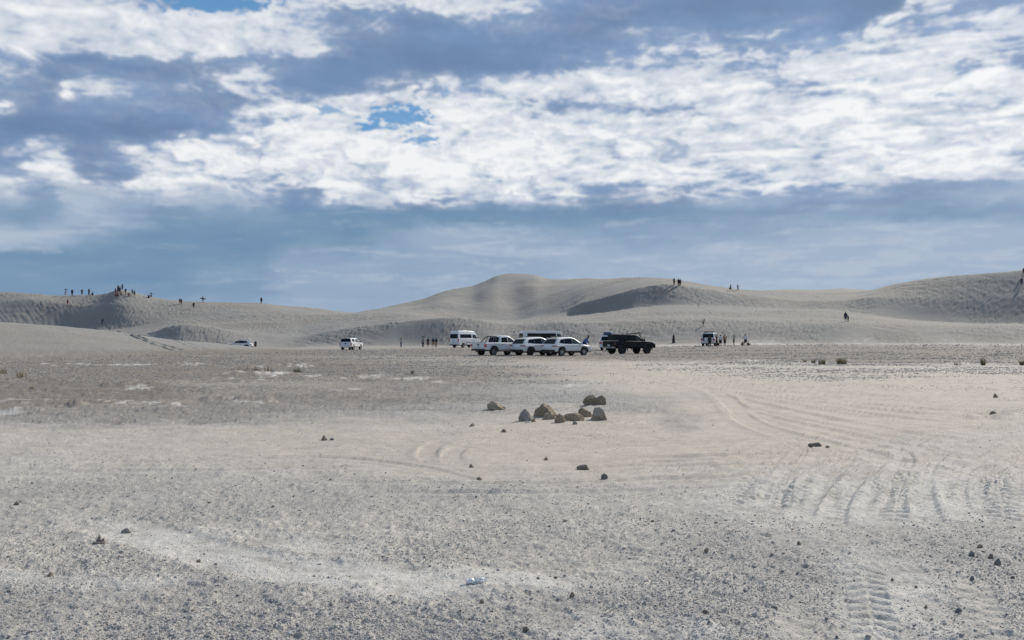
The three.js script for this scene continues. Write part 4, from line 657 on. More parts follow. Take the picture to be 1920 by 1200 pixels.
{
  const t = pickup('parked_pickup', 'black lifted pickup with snorkel and big mud tyres, right of the white row', { paint: PAINT.black, lift: 0.12, r: 0.45, tw: 0.32, rim: MAT.darkrim, spokes: 6, arches: true, bumperMat: MAT.steel, win: MAT.glass, tail: MAT.smoked });
  obj('snorkel', [tube([[1.2, 1.2, 0.97], [1.05, 1.35, 0.98], [0.55, 1.85, 0.86], [0.5, 2.05, 0.84]], 0.045, 8), box(0.42, 0.62, 2.03, 2.17, 0.77, 0.91, 0.03)], MAT.plastic, t);
  obj('bed_box', box(-2.1, -0.9, 1.3, 1.93, -0.86, 0.86, 0.06), PAINT.black, t);
  obj('bed_lid', box(-2.6, -2.08, 1.29, 1.325, -0.84, 0.84, 0.012), MAT.chrome, t);
  const rk = obj('roof_rack', [box(-0.55, 0.62, 1.985, 2.01, -0.62, -0.57, 0.008), box(-0.55, 0.62, 1.985, 2.01, 0.57, 0.62, 0.008), ...[-0.5, -0.2, 0.1, 0.4].map((x) => box(x, x + 0.08, 1.98, 2.0, -0.6, 0.6, 0.006))], MAT.plastic, t);
  for (const x of [-0.45, 0.25]) for (const z of [-0.55, 0.55]) obj('rack_foot', box(x, x + 0.06, 1.88, 1.985, z - 0.03, z + 0.03, 0.006), MAT.plastic, rk);
  obj('light_bar', box(0.58, 0.68, 2.0, 2.09, -0.5, 0.5, 0.02), MAT.plastic, t);
  obj('bull_bar', [tube([[2.62, 0.6, -0.8], [2.78, 0.75, -0.7], [2.78, 0.75, 0.7], [2.62, 0.6, 0.8]], 0.05, 8), tube([[2.74, 0.7, -0.35], [2.78, 1.12, -0.3], [2.78, 1.12, 0.3], [2.74, 0.7, 0.35]], 0.035, 8)], MAT.plastic, t);
  park(t, 1180, 87, 49);
}
{
  const t = pickup('parked_pickup', 'white pickup with a full canopy and black rear glass, alone at the left', { paint: PAINT.white, r: 0.385, tw: 0.26, rim: MAT.alloy, spokes: 6, bumperMat: MAT.chrome, win: MAT.glass });
  const can = new THREE.Shape(V2([[-2.62, 1.165], [-0.88, 1.165], [-0.82, 1.8], [-2.4, 1.82], [-2.5, 1.76]]));
  const g = extr(can, -0.9, 0.9, 0.05); const p = g.attributes.position; for (let i = 0; i < p.count; i++) p.setZ(i, p.getZ(i) * (1 - 0.18 * clamp((p.getY(i) - 1.165) / 0.65))); g.computeVertexNormals();
  const c = obj('canopy', toCreasedNormals(g, 0.7), PAINT.white, t);
  obj('canopy_window', plate8([-2.605, 1.24], [-2.5, 1.74], 1.56, 1.36), MAT.glass, c);
  for (const s of [-1, 1]) { const w = extr(new THREE.Shape(V2([[-2.2, 1.27], [-1.1, 1.27], [-1.08, 1.66], [-2.15, 1.66]])), s > 0 ? 0.896 : -0.908, s > 0 ? 0.908 : -0.896), q = w.attributes.position; for (let i = 0; i < q.count; i++) q.setZ(i, q.getZ(i) * (1 - 0.18 * clamp((q.getY(i) - 1.165) / 0.65))); w.computeVertexNormals(); obj('canopy_side_window', w, MAT.glass, c); }
  obj('brake_light', box(-2.47, -2.43, 1.77, 1.81, -0.14, 0.14, 0.006), MAT.red, c);
  obj('number_badge', box(-2.675, -2.662, 0.9, 1.0, -0.14, 0.14, 0.003), MAT.blue, t);
  park(t, 659, 132, 19);
}
// ---- passenger van and minibus
{
  const t = vehicle('passenger_van', 'tall white passenger van with black windows, behind the white pickup', 'van', {
    group: CARS, W: 1.99, paint: PAINT.white, yb: 0.4, r: 0.35, tw: 0.23, axles: [-1.75, 1.9], belt: 1.42, rim: MAT.steel, spokes: 6, sill: true, bevel: 0.08, boxy: true, cbevel: 0.08,
    top: [[-2.95, 0.4], [-2.97, 0.8], [-2.95, 1.42], [-2.9, 1.46], [1.9, 1.46], [2.2, 1.3], [2.75, 1.05], [2.95, 0.8], [2.93, 0.4]],
    cabin: [[-2.93, 1.38], [-2.88, 2.2], [-2.82, 2.66], [-2.5, 2.72], [0.9, 2.72], [1.3, 2.6], [2.22, 1.38]], tumble: 0.2, inset: 0.01,
    windows: [[[[-2.45, 1.56], [0.42, 1.56], [0.42, 2.16], [-2.42, 2.16]]], [[[0.62, 1.5], [1.86, 1.5], [1.44, 2.1], [0.62, 2.14]], MAT.tint]],
    doors: [[[[0.5, 0.5], [1.45, 0.5], [1.62, 1.4], [0.5, 1.4]], 0.56], [[[-0.75, 0.5], [0.46, 0.5], [0.46, 1.4], [-0.75, 1.4]], -0.7]],
    rear: [[-2.92, 1.5], [-2.88, 2.2], 1.66, 1.56], front: [[1.44, 2.42], [2.12, 1.5], 1.5, 1.74],
    lights: [[[-2.98, -2.84, 0.95, 1.45, 0.14, 0.01], MAT.red], [[2.66, 2.93, 0.85, 1.05, 0.3, 0.004], MAT.lamp]], bumper: [0.38, 0.52], plate: [0.72, -0.3, -0.016], mirror: [1.75, 1.6], mirrorMat: MAT.plastic,
  });
  obj('roof_vent', box(-1.3, -0.3, 2.72, 2.84, -0.45, 0.45, 0.05), PAINT.cream, t);
  obj('rear_door_seam', box(-2.982, -2.968, 0.6, 1.42, -0.01, 0.01, 0.003), MAT.plastic, t);
  obj('side_strip', box(-1.2, 1.3, 0.78, 0.86, 0.99, 1.008, 0.003), MAT.plastic, t);
  park(t, 873, 143, 40);
}
{
  const t = vehicle('minibus', 'cream white minibus with a long black window band, behind the white SUVs', 'bus', {
    group: CARS, W: 2.08, paint: PAINT.cream, yb: 0.45, r: 0.39, tw: 0.24, axles: [-1.9, 2.05], belt: 1.4, rim: MAT.steel, spokes: 6, bevel: 0.09, boxy: true, cbevel: 0.09,
    top: [[-3.45, 0.45], [-3.48, 0.9], [-3.46, 1.4], [-3.42, 1.44], [3.2, 1.44], [3.42, 1.36], [3.5, 0.9], [3.46, 0.45]],
    cabin: [[-3.44, 1.36], [-3.42, 2.2], [-3.36, 2.6], [-3.1, 2.68], [2.6, 2.68], [2.95, 2.56], [3.4, 1.36]], tumble: 0.12, inset: 0.01,
    windows: [[[[-2.75, 1.48], [2.1, 1.48], [2.1, 2.3], [-2.75, 2.3]]], [[[2.24, 1.46], [3.14, 1.46], [2.86, 2.2], [2.24, 2.2]], MAT.tint]],
    doors: [[[[2.2, 0.55], [2.9, 0.55], [2.9, 1.4], [2.2, 1.4]]]],
    rear: [[-3.45, 1.5], [-3.4, 2.28], 1.7, 1.62], front: [[2.99, 2.35], [3.34, 1.5], 1.72, 1.8],
    lights: [[[-3.49, -3.4, 0.8, 1.15, 0.14, 0.006], MAT.red], [[3.42, 3.5, 0.8, 1.0, 0.35, 0.004], MAT.lamp]], bumper: [0.42, 0.58], plate: [0.66, 0, -0.016], mirror: [3.25, 1.9], mirrorMat: MAT.plastic,
  });
  for (let k = 0; k < 4; k++) for (const s of [-1, 1]) obj('window_pillar', box(-1.85 + k * 0.95, -1.81 + k * 0.95, 1.5, 2.28, s > 0 ? 0.965 : -1.04, s > 0 ? 1.04 : -0.965, 0.004), MAT.plastic, t);
  obj('roof_gutter', [box(-3.3, 2.8, 2.56, 2.6, 0.9, 0.945, 0.006), box(-3.3, 2.8, 2.56, 2.6, -0.945, -0.9, 0.006)], PAINT.white, t);
  park(t, 1015, 139, 68);
}
// ---- box-shaped wagons seen from behind
function wagon(label, o) {
  const h = o.h ?? 2.42, P = o.paint;
  const t = vehicle('parked_wagon', label, 'car', {
    group: CARS, W: 1.93, paint: P, yb: 0.42, r: 0.39, tw: 0.27, axles: [-1.42, 1.42], belt: 1.1, rim: MAT.alloy, spokes: 6, sill: true, arches: true, bevel: 0.07,
    top: [[-h, 0.42], [-h - 0.02, 0.7], [-h, 1.05], [-h + 0.06, 1.13], [1.0, 1.13], [1.3, 1.12], [2.1, 1.06], [h - 0.08, 0.95], [h, 0.7], [h - 0.02, 0.42]],
    cabin: [[-h + 0.03, 1.06], [-h + 0.22, 1.84], [-1.6, 1.87], [0, 1.87], [0.35, 1.78], [1.2, 1.06]], tumble: 0.2, inset: 0.04,
    windows: [[[[-h + 0.42, 1.18], [-1.05, 1.16], [-1.05, 1.68], [-h + 0.5, 1.66]]], [[[-0.98, 1.16], [-0.12, 1.16], [-0.12, 1.7], [-0.98, 1.68]]], [[[-0.06, 1.16], [0.84, 1.17], [0.36, 1.66], [-0.06, 1.7]], MAT.tint]],
    doors: [[[[-0.95, 0.52], [-0.1, 0.52], [-0.1, 1.08], [-0.95, 1.08]], -0.85], [[[-0.07, 0.52], [0.85, 0.52], [0.88, 1.08], [-0.07, 1.08]], 0.02]],
    rear: [[-h + 0.064, 1.2], [-h + 0.186, 1.7], 1.5, 1.38], front: [[0.5, 1.66], [1.1, 1.16], 1.3, 1.48],
    lights: [[[-h - 0.03, -h + 0.1, 0.82, 1.06, 0.3, 0.008], MAT.red], [[h - 0.2, h - 0.01, 0.78, 0.94, 0.36, 0.004], MAT.lamp]], bumper: [0.42, 0.66], bumperMat: P, plate: [0.76, 0.2, -0.022], mirror: [0.82, 1.2],
    rails: o.rails,
  });
  return t;
}
{
  const t = wagon('silver white off-road wagon with black flat roof rack, people gathered beside it', { paint: PAINT.silver });
  const rk = obj('roof_rack', [box(-1.9, 0.2, 1.99, 2.03, -0.68, -0.63, 0.01), box(-1.9, 0.2, 1.99, 2.03, 0.63, 0.68, 0.01), ...[-1.88, -1.5, -1.1, -0.7, -0.3, 0.1].map((x) => box(x, x + 0.09, 1.97, 2.02, -0.65, 0.65, 0.008)), box(-1.92, -1.87, 1.96, 2.06, -0.68, 0.68, 0.01)], MAT.plastic, t);
  for (const x of [-1.7, -0.8, 0.0]) for (const z of [-0.6, 0.6]) obj('rack_foot', box(x, x + 0.06, 1.82, 1.985, z - 0.03, z + 0.03, 0.006), MAT.plastic, rk);
  obj('rear_ladder', box(-2.5, -2.44, 0.7, 1.75, -0.62, -0.5, 0.01), MAT.plastic, t);
  park(t, 1333, 123, 10);
}
{
  const t = wagon('white wagon with a blue roof box, half hidden behind the black pickup', { paint: PAINT.white, h: 2.3, rails: [-1.9, 0.1] });
  const g = new THREE.Shape(V2([[-1.9, 1.94], [0.1, 1.94], [0.28, 2.02], [0.05, 2.2], [-0.6, 2.28], [-1.85, 2.26], [-1.98, 2.1]]));
  obj('roof_box', toCreasedNormals(extr(g, -0.55, 0.42, 0.08), 0.7), MAT.bluebox, t);
  for (const x of [-1.5, -0.2]) obj('roof_bar', box(x, x + 0.06, 1.89, 1.945, -0.68, 0.68, 0.008), MAT.plastic, t);
  park(t, 1146, 108, 12);
}
park(suv('white SUV half hidden behind the pale dune at the left', { L: 4.6 }), 449, 158, -78, 0.02);

// ---------------------------------------------------------------- people: one continuous body each, clothing and hair over it
function nets(f, lo, hi, s) {                               // surface nets over a grid of cells of size s
  const n = [0, 1, 2].map((k) => Math.ceil((hi[k] - lo[k]) / s) + 1), [nx, ny, nz] = n, v = new Float32Array(nx * ny * nz);
  for (let k = 0, o = 0; k < nz; k++) for (let j = 0; j < ny; j++) for (let i = 0; i < nx; i++, o++) v[o] = f(lo[0] + i * s, lo[1] + j * s, lo[2] + k * s);
  const id = new Int32Array(nx * ny * nz).fill(-1), pos = [], idx = [], at = (i, j, k) => (k * ny + j) * nx + i;
  const C = [[0, 0, 0], [1, 0, 0], [0, 1, 0], [1, 1, 0], [0, 0, 1], [1, 0, 1], [0, 1, 1], [1, 1, 1]], E = [[0, 1], [2, 3], [4, 5], [6, 7], [0, 2], [1, 3], [4, 6], [5, 7], [0, 4], [1, 5], [2, 6], [3, 7]];
  for (let k = 0; k < nz - 1; k++) for (let j = 0; j < ny - 1; j++) for (let i = 0; i < nx - 1; i++) {
    let x = 0, y = 0, z = 0, c = 0;
    for (const [a, b] of E) { const A = C[a], B = C[b], va = v[at(i + A[0], j + A[1], k + A[2])], vb = v[at(i + B[0], j + B[1], k + B[2])]; if (va < 0 === vb < 0) continue; const t = va / (va - vb); x += lerp(A[0], B[0], t); y += lerp(A[1], B[1], t); z += lerp(A[2], B[2], t); c++; }
    if (c) { id[at(i, j, k)] = pos.length / 3; pos.push(lo[0] + (i + x / c) * s, lo[1] + (j + y / c) * s, lo[2] + (k + z / c) * s); }
  }
  const quad = (a, b, c, d, flip) => { if (a < 0 || b < 0 || c < 0 || d < 0) return; flip ? idx.push(a, c, b, a, d, c) : idx.push(a, b, c, a, c, d); };
  for (let k = 1; k < nz - 1; k++) for (let j = 1; j < ny - 1; j++) for (let i = 1; i < nx - 1; i++) {
    const o = v[at(i, j, k)] < 0;
    if (o !== v[at(i + 1, j, k)] < 0) quad(id[at(i, j - 1, k - 1)], id[at(i, j, k - 1)], id[at(i, j, k)], id[at(i, j - 1, k)], !o);
    if (o !== v[at(i, j + 1, k)] < 0) quad(id[at(i - 1, j, k - 1)], id[at(i - 1, j, k)], id[at(i, j, k)], id[at(i, j, k - 1)], !o);
    if (o !== v[at(i, j, k + 1)] < 0) quad(id[at(i - 1, j - 1, k)], id[at(i, j - 1, k)], id[at(i, j, k)], id[at(i - 1, j, k)], !o);
  }
  const g = new THREE.BufferGeometry(); g.setAttribute('position', new THREE.Float32BufferAttribute(pos, 3)); g.setIndex(idx); g.computeVertexNormals(); return g;
}
const STAND = { hipL: [0.09, 0.9, 0], hipR: [-0.09, 0.9, 0], kneeL: [0.11, 0.48, 0.02], kneeR: [-0.11, 0.48, 0.01], ankL: [0.12, 0.08, -0.03], ankR: [-0.12, 0.08, -0.03], toeL: [0.15, 0.03, 0.15], toeR: [-0.15, 0.03, 0.15], pel: [0, 0.96, 0], chest: [0, 1.27, 0], neck: [0, 1.46, 0], head: [0, 1.61, 0.02], shL: [0.18, 1.39, 0], shR: [-0.18, 1.39, 0], elL: [0.25, 1.12, -0.03], elR: [-0.25, 1.12, -0.03], wrL: [0.26, 0.88, 0.06], wrR: [-0.26, 0.88, 0.06], hdL: [0.26, 0.79, 0.09], hdR: [-0.26, 0.79, 0.09] };
const POSES = {
  stand: {},
  hips: { elL: [0.42, 1.16, -0.05], wrL: [0.2, 1.0, 0.08], hdL: [0.13, 0.98, 0.12] },
  walk: { kneeL: [0.1, 0.5, 0.17], ankL: [0.1, 0.1, 0.2], toeL: [0.11, 0.05, 0.38], kneeR: [-0.1, 0.5, -0.07], ankR: [-0.1, 0.13, -0.36], toeR: [-0.11, 0.03, -0.2], elL: [0.24, 1.13, -0.14], wrL: [0.24, 0.92, -0.06], hdL: [0.24, 0.84, -0.02], elR: [-0.24, 1.13, 0.08], wrR: [-0.24, 0.95, 0.24], hdR: [-0.24, 0.89, 0.31] },
  photo: { elL: [0.27, 1.16, 0.12], wrL: [0.1, 1.42, 0.24], hdL: [0.06, 1.5, 0.26], elR: [-0.27, 1.16, 0.12], wrR: [-0.1, 1.42, 0.24], hdR: [-0.06, 1.5, 0.26] },
  spread: { elL: [0.46, 1.36, 0], wrL: [0.7, 1.4, 0.02], hdL: [0.8, 1.41, 0.03], elR: [-0.46, 1.36, 0], wrR: [-0.7, 1.4, 0.02], hdR: [-0.8, 1.41, 0.03] },
  climb: { pel: [0, 0.93, -0.05], chest: [0, 1.18, 0.16], neck: [0, 1.33, 0.27], head: [0, 1.46, 0.36], shL: [0.18, 1.28, 0.22], shR: [-0.18, 1.28, 0.22], elL: [0.25, 1.02, 0.24], wrL: [0.22, 0.85, 0.4], hdL: [0.21, 0.8, 0.47], elR: [-0.26, 1.02, 0.16], wrR: [-0.25, 0.82, 0.2], hdR: [-0.25, 0.74, 0.24], hipL: [0.09, 0.88, -0.05], hipR: [-0.09, 0.88, -0.05], kneeL: [0.1, 0.62, 0.24], ankL: [0.1, 0.24, 0.2], toeL: [0.11, 0.22, 0.38], kneeR: [-0.1, 0.46, -0.1], ankR: [-0.1, 0.1, -0.3], toeR: [-0.11, 0.03, -0.14] },
  bend: { pel: [0, 0.9, -0.1], chest: [0, 1.08, 0.2], neck: [0, 1.12, 0.38], head: [0, 1.16, 0.52], shL: [0.18, 1.1, 0.32], shR: [-0.18, 1.1, 0.32], elL: [0.22, 0.82, 0.38], wrL: [0.2, 0.58, 0.42], hdL: [0.2, 0.49, 0.44], elR: [-0.22, 0.82, 0.38], wrR: [-0.2, 0.58, 0.42], hdR: [-0.2, 0.49, 0.44], hipL: [0.09, 0.86, -0.1], hipR: [-0.09, 0.86, -0.1] },
  sit: { pel: [0, 0.12, 0], hipL: [0.09, 0.11, 0.02], hipR: [-0.09, 0.11, 0.02], kneeL: [0.13, 0.45, 0.3], kneeR: [-0.13, 0.45, 0.3], ankL: [0.11, 0.07, 0.48], ankR: [-0.11, 0.07, 0.48], toeL: [0.12, 0.03, 0.66], toeR: [-0.12, 0.03, 0.66], chest: [0, 0.44, -0.02], neck: [0, 0.63, 0.02], head: [0, 0.78, 0.05], shL: [0.18, 0.57, 0], shR: [-0.18, 0.57, 0], elL: [0.26, 0.4, 0.18], wrL: [0.14, 0.42, 0.38], hdL: [0.05, 0.42, 0.42], elR: [-0.26, 0.4, 0.18], wrR: [-0.14, 0.42, 0.38], hdR: [-0.05, 0.42, 0.42] },
  carry: { elR: [-0.26, 1.13, 0.02], wrR: [-0.3, 0.98, 0.2], hdR: [-0.3, 0.96, 0.29], kneeL: [0.1, 0.5, 0.12], ankL: [0.1, 0.09, 0.12], toeL: [0.11, 0.04, 0.3], kneeR: [-0.1, 0.48, -0.06], ankR: [-0.1, 0.1, -0.24], toeR: [-0.11, 0.03, -0.06] },
  hold: { elR: [-0.25, 1.2, 0.08], wrR: [-0.14, 1.38, 0.2], hdR: [-0.12, 1.46, 0.22] },
};
const BONES = [['hipL', 'kneeL', 0.088, 0.062], ['kneeL', 'ankL', 0.058, 0.038], ['ankL', 'toeL', 0.042, 0.034], ['hipR', 'kneeR', 0.088, 0.062], ['kneeR', 'ankR', 0.058, 0.038], ['ankR', 'toeR', 0.042, 0.034], ['hipL', 'hipR', 0.11, 0.11], ['pel', 'chest', 0.125, 0.135], ['shL', 'shR', 0.075, 0.075], ['chest', 'neck', 0.11, 0.06], ['neck', 'head', 0.055, 0.07], ['shL', 'elL', 0.055, 0.042], ['elL', 'wrL', 0.041, 0.03], ['wrL', 'hdL', 0.034, 0.036], ['shR', 'elR', 0.055, 0.042], ['elR', 'wrR', 0.041, 0.03], ['wrR', 'hdR', 0.034, 0.036]];
function field(J, list, grow, k = 0.035) {
  const b = list.map(([a, c, r0, r1]) => { const p = J[a], q = J[c], e = [q[0] - p[0], q[1] - p[1], q[2] - p[2]]; return [p, e, e[0] ** 2 + e[1] ** 2 + e[2] ** 2 + 1e-9, r0 + grow, r1 + grow]; });
  return (x, y, z) => { let m = 9; for (const [p, e, l, r0, r1] of b) { const dx = x - p[0], dy = y - p[1], dz = z - p[2], t = clamp((dx * e[0] + dy * e[1] + dz * e[2]) / l), d = Math.hypot(dx - e[0] * t, dy - e[1] * t, dz - e[2] * t) - lerp(r0, r1, t), h = clamp(0.5 + 0.5 * (m - d) / k); m = m > 5 ? d : lerp(m, d, h) - k * h * (1 - h); } return m; };
}
const sub = (a, b, t, J) => [0, 1, 2].map((k) => lerp(J[a][k], J[b][k], t));
const bodies = {};
function bodyOf(pose) {
  if (bodies[pose]) return bodies[pose];
  const J = { ...STAND, ...POSES[pose] }, cellS = 0.03, all = Object.values(J), lo = [0, 1, 2].map((k) => Math.min(...all.map((p) => p[k])) - 0.26), hi = [0, 1, 2].map((k) => Math.max(...all.map((p) => p[k])) + 0.26);
  const hd = J.head, nod = [hd[0] - J.neck[0], hd[1] - J.neck[1], hd[2] - J.neck[2]], fb = field(J, BONES, 0);
  const headF = (x, y, z, g = 0) => (Math.hypot((x - hd[0]) / 0.8, (y - hd[1] - 0.01) / 1.12, (z - hd[2] - 0.01) / 0.98) - 0.103 - g) * 0.85;
  const body = nets((x, y, z) => Math.min(fb(x, y, z), headF(x, y, z)), lo, hi, cellS);
  const extra = [];                                         // nose, ears, and five fingers on each hand
  const nose = new THREE.ConeGeometry(0.018, 0.05, 5); nose.rotateX(0.35); nose.translate(hd[0], hd[1] - 0.01, hd[2] + 0.115); extra.push(nose);
  for (const s of [-1, 1]) { const e = new THREE.SphereGeometry(0.03, 6, 5); e.scale(0.4, 1, 0.7); e.translate(hd[0] + s * 0.088, hd[1], hd[2]); extra.push(e); }
  for (const S of ['L', 'R']) { const w = new THREE.Vector3(...J['wr' + S]), h = new THREE.Vector3(...J['hd' + S]), dir = h.clone().sub(w).normalize(), side = new THREE.Vector3(0, 0, 1).cross(dir); if (side.length() < 0.2) side.set(0, 1, 0).cross(dir); side.normalize();
    for (let f = 0; f < 5; f++) { const L = [0.05, 0.075, 0.085, 0.078, 0.06][f], c = new THREE.CapsuleGeometry(0.009, L, 1, 5), q = dir.clone().addScaledVector(side, f === 0 ? 0.8 : (f - 2.5) * 0.14).normalize(); c.applyQuaternion(new THREE.Quaternion().setFromUnitVectors(new THREE.Vector3(0, 1, 0), q)); const p = (f === 0 ? w.clone().lerp(h, 0.45).addScaledVector(side, 0.03) : h.clone().addScaledVector(side, (f - 2.5) * 0.017).addScaledVector(dir, 0.015)).addScaledVector(q, L / 2); c.translate(p.x, p.y, p.z); extra.push(c); } }
  const bg = mergeGeometries([body, ...extra].map((g) => { const q = g.toNonIndexed(); q.deleteAttribute('uv'); return q; }));
  const J2 = { ...J, slL: sub('shL', 'elL', 0.75, J), slR: sub('shR', 'elR', 0.75, J), stL: sub('hipL', 'kneeL', 0.85, J), stR: sub('hipR', 'kneeR', 0.85, J), alL: sub('kneeL', 'ankL', 0.92, J), alR: sub('kneeR', 'ankR', 0.92, J), nk: sub('chest', 'neck', 0.7, J), wl: sub('elL', 'wrL', 0.9, J), wr: sub('elR', 'wrR', 0.9, J) };
  const torso = [['pel', 'chest', 0.13, 0.138], ['shL', 'shR', 0.08, 0.08], ['chest', 'nk', 0.115, 0.085]], mk = (list, g) => nets(field(J2, list, g), lo, hi, 0.032);
  const faceZ = nod[2];
  const G = {
    body: bg,
    tee: mk([...torso, ['shL', 'slL', 0.06, 0.062], ['shR', 'slR', 0.06, 0.062]], 0.014),
    long: mk([...torso, ['shL', 'elL', 0.06, 0.05], ['elL', 'wl', 0.048, 0.04], ['shR', 'elR', 0.06, 0.05], ['elR', 'wr', 0.048, 0.04]], 0.016),
    shorts: mk([['hipL', 'hipR', 0.115, 0.115], ['hipL', 'stL', 0.098, 0.085], ['hipR', 'stR', 0.098, 0.085]], 0.014),
    trousers: mk([['hipL', 'hipR', 0.115, 0.115], ['hipL', 'kneeL', 0.096, 0.072], ['kneeL', 'alL', 0.07, 0.06], ['hipR', 'kneeR', 0.096, 0.072], ['kneeR', 'alR', 0.07, 0.06]], 0.014),
    dress: mk([...torso, ['hipL', 'hipR', 0.13, 0.13], ['hipL', 'kneeL', 0.13, 0.15], ['hipR', 'kneeR', 0.13, 0.15], ['kneeL', 'alL', 0.14, 0.16], ['kneeR', 'alR', 0.14, 0.16]], 0.016),
    hair: nets((x, y, z) => Math.max(headF(x, y, z, 0.014), Math.min(0.5, (z - hd[2] - 0.035) * 0.9 - Math.max(0, y - hd[1] - 0.03) * 1.4)), [hd[0] - 0.2, hd[1] - 0.2, hd[2] - 0.2], [hd[0] + 0.2, hd[1] + 0.2, hd[2] + 0.2], 0.022),
    longhair: nets((x, y, z) => Math.min(Math.max(headF(x, y, z, 0.016), (z - hd[2] - 0.035) * 0.9 - Math.max(0, y - hd[1] - 0.03) * 1.4), Math.hypot((x - hd[0]) / 1.2, Math.max(0, Math.abs(y - hd[1] + 0.13) - 0.14), (z - hd[2] + 0.075 + faceZ * 0.4) / 0.7) - 0.075), [hd[0] - 0.25, hd[1] - 0.4, hd[2] - 0.3], [hd[0] + 0.25, hd[1] + 0.22, hd[2] + 0.25], 0.026),
    cap: null,
  };
  const cap = new THREE.SphereGeometry(0.115, 14, 6, 0, 6.3, 0, 1.5); cap.scale(0.85, 1, 1); cap.translate(hd[0], hd[1] + 0.03, hd[2]); const brim = new THREE.CylinderGeometry(0.085, 0.085, 0.012, 14); brim.scale(1, 1, 1.2); brim.translate(hd[0], hd[1] + 0.045, hd[2] + 0.1); G.cap = mergeGeometries([cap.toNonIndexed(), brim.toNonIndexed()]);
  return (bodies[pose] = G);
}
const cloth = {};
const dye = (k) => cloth[k] ?? (cloth[k] = std(...({ black: [0.012, 0.012, 0.014], navy: [0.012, 0.018, 0.045], denim: [0.04, 0.07, 0.13], white: [0.62, 0.63, 0.64], grey: [0.2, 0.2, 0.21], tan: [0.32, 0.23, 0.14], brown: [0.11, 0.07, 0.045], red: [0.24, 0.03, 0.03], maroon: [0.1, 0.022, 0.025], green: [0.03, 0.09, 0.06], teal: [0.06, 0.16, 0.18], blue: [0.07, 0.13, 0.34], light: [0.34, 0.33, 0.33], skin: [0.40, 0.24, 0.17], darkskin: [0.17, 0.09, 0.06], hair: [0.012, 0.009, 0.008], fair: [0.12, 0.075, 0.04] }[k]), 0.85));
function person(label, x, y, hpx, pose, face, o = {}) {      // y: where the feet meet the sand; hpx: height as seen
  const at = o.d ? new THREE.Vector3((x - 960) / F * o.d, macro(x, o.d), -o.d) : meet(x, y, 60), d = -at.z, G = bodyOf(pose);
  const tall = { sit: 0.9, bend: 1.3, climb: 1.58 }[pose] ?? 1.73, s = clamp(hpx * d / F / tall, o.child ? 0.5 : 0.86, 1.22);
  const t = thing('person', label, 'person', o.group);
  obj('body', G.body, dye(o.skin ?? 'skin'), t);
  if (o.dress) obj('dress', G.dress, dye(o.dress), t); else { if (o.top) obj('shirt', o.sleeves ? G.long : G.tee, dye(o.top), t); obj(o.long ? 'trousers' : 'shorts', o.long ? G.trousers : G.shorts, dye(o.legs ?? 'black'), t); }
  if (o.cap) obj('cap', G.cap, dye(o.cap), t); obj('hair', o.longhair ? G.longhair : G.hair, dye(o.hair ?? 'hair'), t);
  t.scale.setScalar(s); t.rotation.y = R(face); t.position.copy(at); t.position.y -= 0.02;
  t.userData.s = s; return t;
}
const done = (t) => { delete t.userData.s; return t; };
const PL = 'people on the left dune', PC = 'people beside the parked vehicles', PR = 'people on the dunes to the right';
